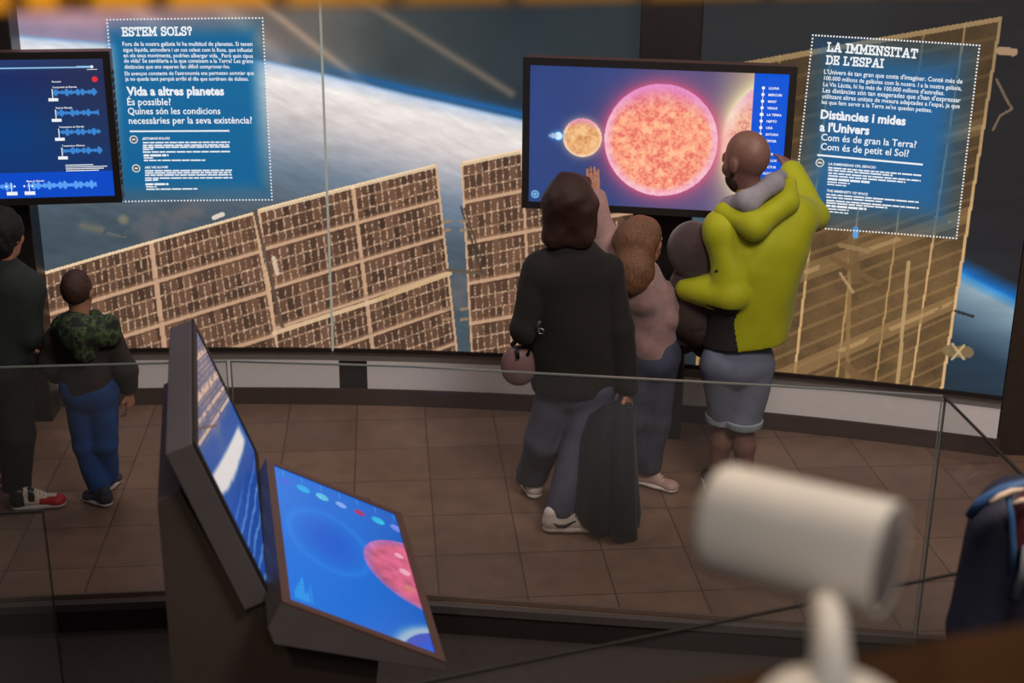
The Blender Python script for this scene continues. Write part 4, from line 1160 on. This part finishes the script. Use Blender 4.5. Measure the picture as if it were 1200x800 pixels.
# girl pointing at the star
M_hoodie = mat('pink_grey_fleece', (150, 118, 116), .95, bump=.4, sheen=.3)
M_hair2 = mat('light_brown_hair', (112, 76, 54), .5, noise=.4, nscale=30, bump=.8, bscale=80, stretch=(6, 6, .6))
M_djeans = mat('dark_blue_denim', (70, 74, 94), .85, bump=.4, bscale=400)
M_pinkshoe = mat('pale_pink_leather', (196, 160, 152), .55, noise=.04)
Yg = 6.22
J = dict(head=at(753, 283, Yg), look=V3(.92, .50, .08), neck=at(755, 320, Yg), sl=at(733, 338, Yg-.02), sr=at(776, 345, Yg+.03),
         el=at(714, 290, Yg+.12), er=at(785, 372, Yg-.01), wl=at(697, 232, Yg+.27), wr=at(800, 395, Yg+.10),
         hl=at(748, 418, Yg), hr=at(776, 420, Yg+.02), kl=at(742, 490, Yg+.02), kr=at(768, 490, Yg+.05), al=gr(738, 566)+UP*.08, ar=gr(757, 568)+UP*.08, tl=V3(.2, 1, 0), tr=V3(.85, -.5, 0))
t, L, A, bf = skin_body('person', 'girl with long light brown hair in pink grey hoodie, left arm raised to the screen', 'person', J, SK, .86,
    hands=dict(l=(at(694, 203, Yg+.32)-J['wl'], V3(.3, .9, -.2), .25), r=(V3(-.2, 1, -.2), V3(0, .3, -1), .7)))
pm = (J['hl']+J['hr'])/2
bo = V3(0, 1, 0)
soft('hoodie', [cap(J['sl']-UP*.02, J['sr']-UP*.02, .066, .066, .04), cap(J['neck']-UP*.10, pm+UP*.06, .122, .140, .05, (N_(V3(-.1, 1, 0)), 1.2)), cap(J['neck']-UP*.04, J['neck']+UP*.01, .072, .06, .04),
    cap(J['sl'], J['el'], .066, .062, .02), cap(J['el'], J['wl'], .060, .050, .02), cap(J['sr'], J['er'], .068, .060, .02), cap(J['er'], J['wr'], .058, .046, .03), cap(J['neck']-bo*.09-UP*.03, J['neck']-bo*.10-UP*.10, .055, .05, .05)],
    M_hoodie, t, .007, .03, [((0, 0, pm[2]+.0), (0, 0, -1))], wrinkle=.009, wf=26, seed=6)
soft('hair', [ell(L(0, -.016, .040), (.086, .102, .090), A), cap(L(0, -.062, .0), at(745, 322, Yg-.085), .086, .082, .05), cap(at(742, 315, Yg-.09), at(738, 332, Yg-.11), .075, .052, .05),
    cap(L(-.07, .0, 0), L(-.075, .03, -.15), .034, .026, .03), cap(L(.07, -.02, 0), L(.070, -.02, -.14), .036, .026, .03)], M_hair2, t, .007, .03,
    sub=[ell(L(0, .13, -.035), (.066, .085, .11), A)], wrinkle=.003, wf=60, seed=8)
b = bmesh.new(); tube(b, [L(.086, .0, .05), L(.090, -.02, .035), L(.088, -.035, .02)], [.008, .012, .008], 8); link('hair_clip', bm_mesh('hair_clip', b, True), mat('hair_clip', (150, 110, 84), .5), t)
trousers('jeans', J, M_djeans, t, .86, .112, .098, .084, .076, .08, .004, bf=V3(0, 1, 0))
h = J['ar']*V3(1, 1, 0); dd = N_(V3(.85, -.5, 0)); shoe(t, h-dd*.055, h+dd*.165, M_pinkshoe, M_whiteshoe, .88)
h = J['al']*V3(1, 1, 0); dd = N_(V3(.2, 1, 0)); shoe(t, h-dd*.055, h+dd*.16, M_pinkshoe, M_whiteshoe, .88)

# man in the lime jacket
M_lime = mat('lime_softshell', (166, 168, 6), .7, noise=.08, nscale=8, bump=.25, bscale=260, sheen=.1)
M_panel = mat('black_softshell', (40, 34, 34), .8, bump=.3)
M_greyhood = mat('grey_lining', (150, 144, 154), .9, bump=.4)
M_shorts = mat('washed_denim', (112, 118, 138), .9, bump=.4, bscale=400, nscale=12)
M_beard = mat('dark_beard', (52, 36, 30), .8, noise=.3, nscale=80)
Ym = 6.15
gl_, gr_ = V3(at(843, 500, Ym)[0], Ym+.04, 0), V3(at(872, 500, Ym-.02)[0]+.02, Ym-.02, 0)
J = dict(hs=1.13, head=at(875, 190, Ym), look=V3(-.60, .85, -.10), neck=at(882, 232, Ym), sl=at(848, 268, Ym-.02), sr=at(930, 250, Ym+.02),
         el=at(857, 345, Ym-.10), er=at(953, 252, Ym+.12), wl=at(806, 338, Ym+.05), wr=at(929, 203, Ym+.30),
         hl=at(846, 428, Ym), hr=at(882, 428, Ym+.01), kl=at(849, 492, Ym+.05), kr=at(871, 494, Ym-.01), al=gl_+UP*.09, ar=gr_+UP*.09, tl=V3(.02, 1, 0), tr=V3(.12, 1, 0))
t, L, A, bf = skin_body('person', 'bald bearded man in lime jacket and denim shorts carrying a toddler and touching the screen', 'person', J, SK2, 1.0,
    hands=dict(l=(V3(-.5, .8, .35), V3(.7, .5, 0), .8), r=(at(917, 180, Ym+.38)-J['wr'], V3(-.5, .9, -.2), .7)), torso_r=.125)
hm = (J['hl']+J['hr'])/2
def lime_slot(c):
    px = c[:, 0]; w = (c[:, 2] < J['sl'][2]-.33)
    xs = np.interp(c[:, 2], [hm[2]-.05, hm[2]+.25, hm[2]+.40], [at(868, 423, Ym)[0], at(856, 360, Ym)[0], at(868, 325, Ym)[0]])
    def segd(a, b):
        v = b-a; q = np.clip(((c-a)@v)/(v@v), 0, 1); return np.linalg.norm(c-a-q[:, None]*v, axis=1)
    away = np.minimum(segd(J['sl'], J['el']), segd(J['el'], J['wl'])) > .080
    return (w & away & (px < xs) & (c[:, 2] < hm[2]+.40)).astype(np.int32)
mid = (J['sl']+J['sr'])/2
soft('jacket', [cap(J['sl']-UP*.02, J['sr']-UP*.01, .088, .088, .05), cap(mid-UP*.14+V3(.02, 0, 0), hm+UP*.02+V3(.012, 0, 0), .205, .190, .06, (V3(0, 1, 0), 1.40)), cap(J['neck']-UP*.05, J['neck']+UP*.015, .095, .085, .05),
    cap(J['sr']-UP*.05, hm+V3(.10, 0, .1), .085, .08, .05),
    cap(J['sl'], J['el'], .088, .076, .02), cap(J['el'], J['wl'], .078, .060, .02), cap(J['sr'], J['er'], .090, .074, .03), cap(J['er'], J['wr'], .072, .052, .03)],
    [M_lime, M_panel], t, .006, .03, [((0, 0, hm[2]-.01), (.12, 0, -1))], wrinkle=.009, wf=20, seed=12, slot=lime_slot)
nk = J['neck']
soft('jacket_hood', [cap(at(850, 250, Ym-.02), at(884, 264, Ym-.13), .052, .06, .04), cap(at(884, 264, Ym-.13), at(922, 238, Ym-.05), .06, .05, .04), cap(at(922, 236, Ym-.05), at(925, 215, Ym+.02), .045, .03, .04)], M_lime, t, .006, .03, wrinkle=.004, wf=26, seed=15)
soft('grey_hood', [cap(at(854, 240, Ym+.0), at(876, 236, Ym-.09), .040, .048, .04), cap(at(876, 236, Ym-.09), at(908, 214, Ym-.05), .048, .042, .04), cap(at(906, 214, Ym-.04), at(914, 206, Ym+.04), .035, .03, .04)], M_greyhood, t, .006, .03, wrinkle=.004, wf=34, seed=16)
soft('beard', [ell(L(0, .036, -.066), (.066, .068, .062), A), cap(L(-.066, .02, -.045), L(.066, .02, -.045), .012)], M_beard, t, .005, .01, sub=[ell(L(0, .11, -.058), (.026, .03, .018), A), ell(L(0, -.05, -.06), (.09, .07, .12), A)], cuts=[(L(0, .03, -.030), A[2])])
b = bmesh.new(); add_prism(b, [at(839, 318, Ym-.19)+V3(x, 0, z) for x, z in ((-.012, -.006), (.012, -.006), (.004, .012), (-.003, .006))], [at(839, 318, Ym-.20)+V3(x, 0, z) for x, z in ((-.012, -.006), (.012, -.006), (.004, .012), (-.003, .006))])
link('sleeve_emblem', bm_mesh('emblem', b), M_panel, t)
trousers('denim_shorts', J, M_shorts, t, 1.0, .108, .100, .080, .07, J['kl'][2]+.0, .006, bf=V3(0, 1, 0), waist=.12)
b_ = []
for q in 'lr':
    k_ = J['k'+q]; b_.append(cap(k_+UP*.012, k_+UP*.03, .093, .094, .004))
soft('rolled_hem', b_, mat('pale_denim_hem', (150, 160, 172), .9), t, .006, .01, cuts=[((0, 0, J['kl'][2]-.003), (0, 0, -1)), ((0, 0, J['kl'][2]+.035), (0, 0, 1))])
for g, td in ((gl_, V3(.02, 1, 0)), (gr_, V3(.12, 1, 0))):
    shoe(t, g-N_(td)*.07, g+N_(td)*.20, M_swoosh, M_whiteshoe, 1.08)

# toddler in the man's arm
M_snow = mat('plum_brown_fleece', (64, 48, 51), .95, bump=.4, sheen=.3); M_snow2 = mat('brown_padded_cloth', (58, 44, 40), .9, bump=.3)
Yb = 6.24
J = dict(head=at(810, 292, Yb), look=V3(-.75, .8, .05), neck=at(814, 320, Yb), sl=at(800, 332, Yb), sr=at(836, 332, Yb+.02), el=at(796, 352, Yb+.08), er=at(840, 352, Yb+.08),
         wl=at(790, 348, Yb+.18), wr=at(838, 346, Yb+.18), hl=at(806, 375, Yb-.02), hr=at(832, 378, Yb), kl=at(790, 372, Yb+.10), kr=at(820, 384, Yb+.12), al=at(800, 402, Yb+.10), ar=at(826, 408, Yb+.10), tl=V3(-.3, 1, 0), tr=V3(0, 1, 0))
t, L, A, bf = skin_body('person', 'toddler in plum hood and brown trousers held in the man\'s left arm', 'person', J, SK, .70,
    hands=dict(l=(V3(-.2, 1, 0), V3(0, 0, -1), .8), r=(V3(-.2, 1, 0), V3(0, 0, -1), .8)), res=.006)
soft('hood', [ell(L(0, -.012, .022), (.112, .122, .120), A), ell(L(0, -.03, -.07), (.092, .092, .09), A, .04), cap(L(.02, -.05, -.10), L(.03, -.04, -.17), .07, .055, .04)], M_snow, t, .006, .02, sub=[ell(L(0, .15, -.02), (.075, .095, .09), A)], wrinkle=.003, wf=30, seed=20)
rim = [L(.080*math.cos(a), .075, -.01+.095*math.sin(a)) for a in np.linspace(0, 2*math.pi, 21)]
b = bmesh.new(); tube(b, rim, .012, 8); link('hood_rim', bm_mesh('rim', b, True), mat('pale_fleece_rim', (190, 160, 140), .95), t)
pm = (J['hl']+J['hr'])/2
soft('snowsuit_top', [cap(J['neck']-UP*.03, pm, .085, .10, .04), cap(J['sl'], J['sr'], .055), cap(J['sl'], J['el'], .050, .045), cap(J['el'], J['wl'], .045, .036), cap(J['sr'], J['er'], .050, .045), cap(J['er'], J['wr'], .045, .036)], M_snow, t, .007, .03, wrinkle=.004, wf=30, seed=21)
soft('padded_trousers', [cap(pm, pm-UP*.02, .105, .10, .04), cap(J['hl'], J['kl'], .085, .080), cap(J['kl'], J['al'], .076, .050), cap(J['hr'], J['kr'], .085, .078), cap(J['kr'], J['ar'], .074, .052)], M_snow2, t, .007, .03, wrinkle=.004, wf=30, seed=22)

# ------------------------------------------------------------------ the two boys at the left
M_sweat = mat('charcoal_sweatshirt', (48, 42, 40), .95, bump=.4); M_camo = camo('camouflage_hood_cloth')
M_bjeans = mat('bright_blue_denim', (28, 74, 140), .85, bump=.4, bscale=400, nscale=14); M_bshoe = mat('slate_canvas', (54, 58, 74), .8, bump=.3); M_sole = mat('white_rubber', (196, 190, 186), .6, noise=.04)
M_brown = mat('short_brown_hair', (62, 40, 32), .7, noise=.3, nscale=70, bump=.5, bscale=200); M_darkhair = mat('black_curly_hair', (24, 20, 22), .8, noise=.3, nscale=60, bump=1.0, bscale=60)
Yk = 6.0
g1, g2 = gr(108, 594), gr(122, 586)
J = dict(head=at(91, 342, Yk), look=V3(.10, 1, .12), neck=at(94, 375, Yk), sl=at(68, 396, Yk), sr=at(127, 394, Yk+.01), el=at(57, 426, Yk-.02), er=at(146, 432, Yk-.02),
         wl=at(66, 440, Yk+.14), wr=at(151, 458, Yk+.03), hl=at(92, 456, Yk), hr=at(120, 456, Yk+.01), kl=at(100, 520, Yk+.04), kr=at(122, 518, Yk+.04), al=g1+V3(.02, .06, .08), ar=g2+V3(.0, .08, .08), tl=V3(0, 1, 0), tr=V3(.2, 1, 0))
t, L, A, bf = skin_body('person', 'small boy with cropped hair, camouflage hood, dark sweatshirt and blue jeans', 'person', J, SK, .80,
    hands=dict(l=(V3(.4, .8, -.3), V3(.6, 0, -.7), .9), r=(V3(.0, .1, -1), V3(-1, .3, 0), .6)))
soft('hair', [ell(L(0, -.012, .035), (.066, .082, .081), A)], M_brown, t, .005, .01, sub=[ell(L(0, .12, -.03), (.075, .085, .075), A)], cuts=[(L(0, -.06, -.040), (0, .35, -1))], wrinkle=.001, wf=120, seed=30)
pm = (J['hl']+J['hr'])/2
soft('sweatshirt', [cap(J['sl']-UP*.015, J['sr']-UP*.015, .062, .062, .04), cap(J['neck']-UP*.09, pm+UP*.03, .128, .132, .05, (bf, 1.3)), cap(J['sl'], J['el'], .058, .052, .02), cap(J['el'], J['wl'], .050, .040, .02), cap(J['sr'], J['er'], .058, .052, .02), cap(J['er'], J['wr'], .050, .040, .02)],
    M_sweat, t, .007, .03, [((0, 0, pm[2]-.02), (0, 0, -1))], wrinkle=.008, wf=26, seed=31)
soft('camouflage_hood', [cap(at(76, 382, Yk-.05), at(94, 386, Yk-.11), .054, .060, .04), cap(at(94, 386, Yk-.11), at(124, 381, Yk-.05), .060, .054, .04), cap(at(90, 392, Yk-.10), at(100, 412, Yk-.115), .074, .052, .05), cap(at(74, 384, Yk-.04), at(86, 372, Yk+.05), .042, .034, .03), cap(at(126, 384, Yk-.04), at(112, 372, Yk+.05), .042, .034, .03), cap(at(110, 392, Yk-.09), at(130, 396, Yk-.06), .056, .048, .04)],
    M_camo, t, .006, .03, wrinkle=.005, wf=36, seed=32)
trousers('jeans', J, M_bjeans, t, .82, .112, .090, .074, .062, .07, .004, bf=bf)
h = gr(128, 598); shoe(t, h+V3(.0, .03, 0), h+V3(-.14, .115, 0), M_bshoe, M_sole, .86)
h = gr(118, 584); shoe(t, h+V3(-.01, .02, 0), h+V3(.03, .20, 0), M_bshoe, M_sole, .86)

M_teal = mat('dark_teal_jacket', (40, 46, 46), .9, bump=.3); M_trackpants = mat('black_track_cloth', (22, 22, 28), .85, bump=.2)
M_redshoe = [mat('white_trainer_leather', (214, 196, 180), .55), mat('red_trainer_leather', (176, 34, 40), .5), M_swoosh]
Yk = 5.98
J = dict(head=at(4, 276, Yk), look=V3(.25, 1, .0), neck=at(2, 312, Yk), sl=at(-38, 338, Yk), sr=at(30, 336, Yk+.02), el=at(-52, 396, Yk), er=at(32, 392, Yk+.0),
         wl=at(-40, 420, Yk+.15), wr=at(26, 408, Yk+.16), hl=at(-20, 434, Yk), hr=at(14, 434, Yk+.01), kl=at(-16, 510, Yk+.02), kr=at(20, 508, Yk), al=gr(-12, 570)+UP*.09, ar=gr(22, 590)+UP*.09, tl=V3(.6, .5, 0), tr=V3(1, .1, 0))
t, L, A, bf = skin_body('person', 'taller boy at left edge with black hair, dark jacket, black trousers and red white trainers', 'person', J, SK, .90,
    hands=dict(l=(V3(.8, .5, 0), V3(0, .5, -1), .8), r=(V3(.3, .8, .1), V3(-.5, 0, -.8), 1.0)))
soft('hair', [ell(L(0, -.012, .036), (.090, .104, .098), A), ell(L(0, -.055, -.03), (.066, .05, .06), A, .03)], M_darkhair, t, .006, .02, sub=[ell(L(0, .135, -.03), (.085, .09, .09), A)], wrinkle=.004, wf=90, seed=40)
pm = (J['hl']+J['hr'])/2
soft('jacket', [cap(J['sl']-UP*.015, J['sr']-UP*.015, .072, .072, .04), cap(J['neck']-UP*.10, pm+UP*.05, .150, .150, .05, (bf, 1.3)), cap(J['neck']-UP*.03, J['neck']+UP*.02, .075, .062, .04), cap(J['sl'], J['el'], .072, .066, .03), cap(J['el'], J['wl'], .062, .05, .03), cap(J['sr'], J['er'], .072, .066, .03), cap(J['er'], J['wr'], .062, .050, .03)],
    M_teal, t, .007, .03, [((0, 0, pm[2]+.03), (0, 0, -1))], wrinkle=.005, wf=22, seed=41)
trousers('track_trousers', J, M_trackpants, t, .92, .120, .100, .086, .072, .075, .004, bf=bf)
def rw(c, h, d, sd, L_):
    x = (c-h)@d/L_; z = c[:, 2]
    return np.where((x > .40) & (z < .062) & (x < .72), 1, np.where((x < .12) | ((x > .2) & (x < .32) & (z > .05)), 2, np.where((x > .72), 1, 0))).astype(np.int32)
h = gr(12, 600); shoe(t, h+V3(-.0, .02, 0), h+V3(.235, .075, 0), M_redshoe, M_sole, 1.0, None, rw)
h = gr(-26, 578); shoe(t, h+V3(-.03, .0, 0), h+V3(.15, .12, 0), M_redshoe, M_sole, 1.0, None, rw)

# ------------------------------------------------------------------ visitor with a backpack, mostly beyond the right edge
M_navy = mat('navy_nylon', (40, 40, 58), .6, bump=.2); M_piping = mat('steel_blue_piping', (58, 92, 138), .5); M_cream = mat('cream_reflective_strip', (226, 196, 172), .5); M_redp = mat('maroon_nylon', (96, 36, 40), .6)
Yp = 3.42
cx_ = at(1290, 650, Yp)
bx = cx_[0]; pz = PLAT
J = dict(head=V3(bx+.09, Yp+.02, 1.50), look=V3(1, .25, -.05), neck=V3(bx+.03, Yp, 1.34), sl=V3(bx, Yp+.17, 1.27), sr=V3(bx, Yp-.17, 1.27), el=V3(bx+.02, Yp+.22, 1.0), er=V3(bx+.02, Yp-.22, 1.0),
         wl=V3(bx+.20, Yp+.18, .92), wr=V3(bx+.20, Yp-.18, .92), hl=V3(bx, Yp+.08, .74), hr=V3(bx, Yp-.08, .74), kl=V3(bx+.03, Yp+.09, .33), kr=V3(bx+.03, Yp-.09, .33), al=V3(bx, Yp+.09, pz+.09), ar=V3(bx, Yp-.09, pz+.09), tl=V3(1, .1, 0), tr=V3(1, -.1, 0))
t, L, A, bf = skin_body('person', 'visitor just beyond the right edge wearing the navy backpack, face out of view', 'person', J, SK, .95,
    hands=dict(l=(V3(1, 0, -.2), V3(0, 0, -1), .8), r=(V3(1, 0, -.2), V3(0, 0, -1), .8)), res=.008)
bf = V3(1, 0, 0); pm = (J['hl']+J['hr'])/2
soft('hair', [ell(L(0, -.012, .038), (.092, .108, .098), A), ell(L(0, -.05, -.03), (.085, .06, .08), A, .03)], M_darkhair, t, .008, .02, sub=[ell(L(0, .135, -.03), (.07, .085, .10), A)])
soft('shirt', [cap(J['sl']-UP*.02, J['sr']-UP*.02, .075, k=.05), cap(J['neck']-UP*.12, pm+UP*.05, .17, .165, .05, (bf, 1.4)), cap(J['sl'], J['el'], .07, .064), cap(J['el'], J['wl'], .06, .05), cap(J['sr'], J['er'], .07, .064), cap(J['er'], J['wr'], .06, .05)], M_navy, t, .009, .03, [((0, 0, pm[2]), (0, 0, -1))], wrinkle=.004)
trousers('trousers', J, M_trackpants, t, .95, .12, .095, .075, .065, pz+.075, .003, bf=bf, res=.009)
for q in (.09, -.09): shoe(t, (bx-.06, Yp+q, pz), (bx+.19, Yp+q*1.1, pz), M_swoosh, M_sole, 1.0)
bp = thing('backpack', 'navy backpack with blue piping, cream strips and maroon pocket above the wooden rail', 'backpack', (bx-.22, Yp, .8))
K = lambda px, py, dy=0: at(px, py, Yp+dy)
soft('pack_body', [cap(K(1196, 612), K(1188, 720), .125, .155, .05), cap(K(1170, 624, -.03), K(1150, 735, -.03), .075, .10, .05), cap(K(1196, 610, .08), K(1190, 740, .08), .11, .13, .05), cap(K(1180, 750), K(1170, 800), .15, .14, .05)], M_navy, bp, .007, .03, wrinkle=.004, wf=24, seed=50)
b = bmesh.new(); tube(b, [K(1136, 604, -.09), K(1150, 588, -.12), K(1176, 574, -.13), K(1200, 568, -.13), K(1230, 572, -.12)], [.012, .016, .017, .017, .014], 10); tube(b, [K(1182, 582, -.14), K(1186, 610, -.15), K(1188, 640, -.16), K(1186, 670, -.165)], .009, 8)
link('piping', bm_mesh('piping', b, True), M_piping, bp)
for pts in ([(1160, 589), (1172, 581), (1186, 575), (1200, 573)], [(1187, 590), (1196, 586), (1212, 585)]):
    b = bmesh.new(); tube(b, [K(x, y, -.148) for x, y in pts], [.005, .008, .008, .005], 8); link('reflective_strip', bm_mesh('strip', b, True), M_cream, bp)
soft('front_pocket', [cap(K(1212, 600, -.10), K(1214, 636, -.12), .058, .06, .02)], M_redp, bp, .006, .02)
b = bmesh.new(); tube(b, [K(1204, 640, -.17), K(1200, 668, -.18), K(1190, 700, -.17)], .013, 8); link('shoulder_strap', bm_mesh('pack_strap', b, True), mat('grey_webbing', (120, 124, 132), .7), bp)
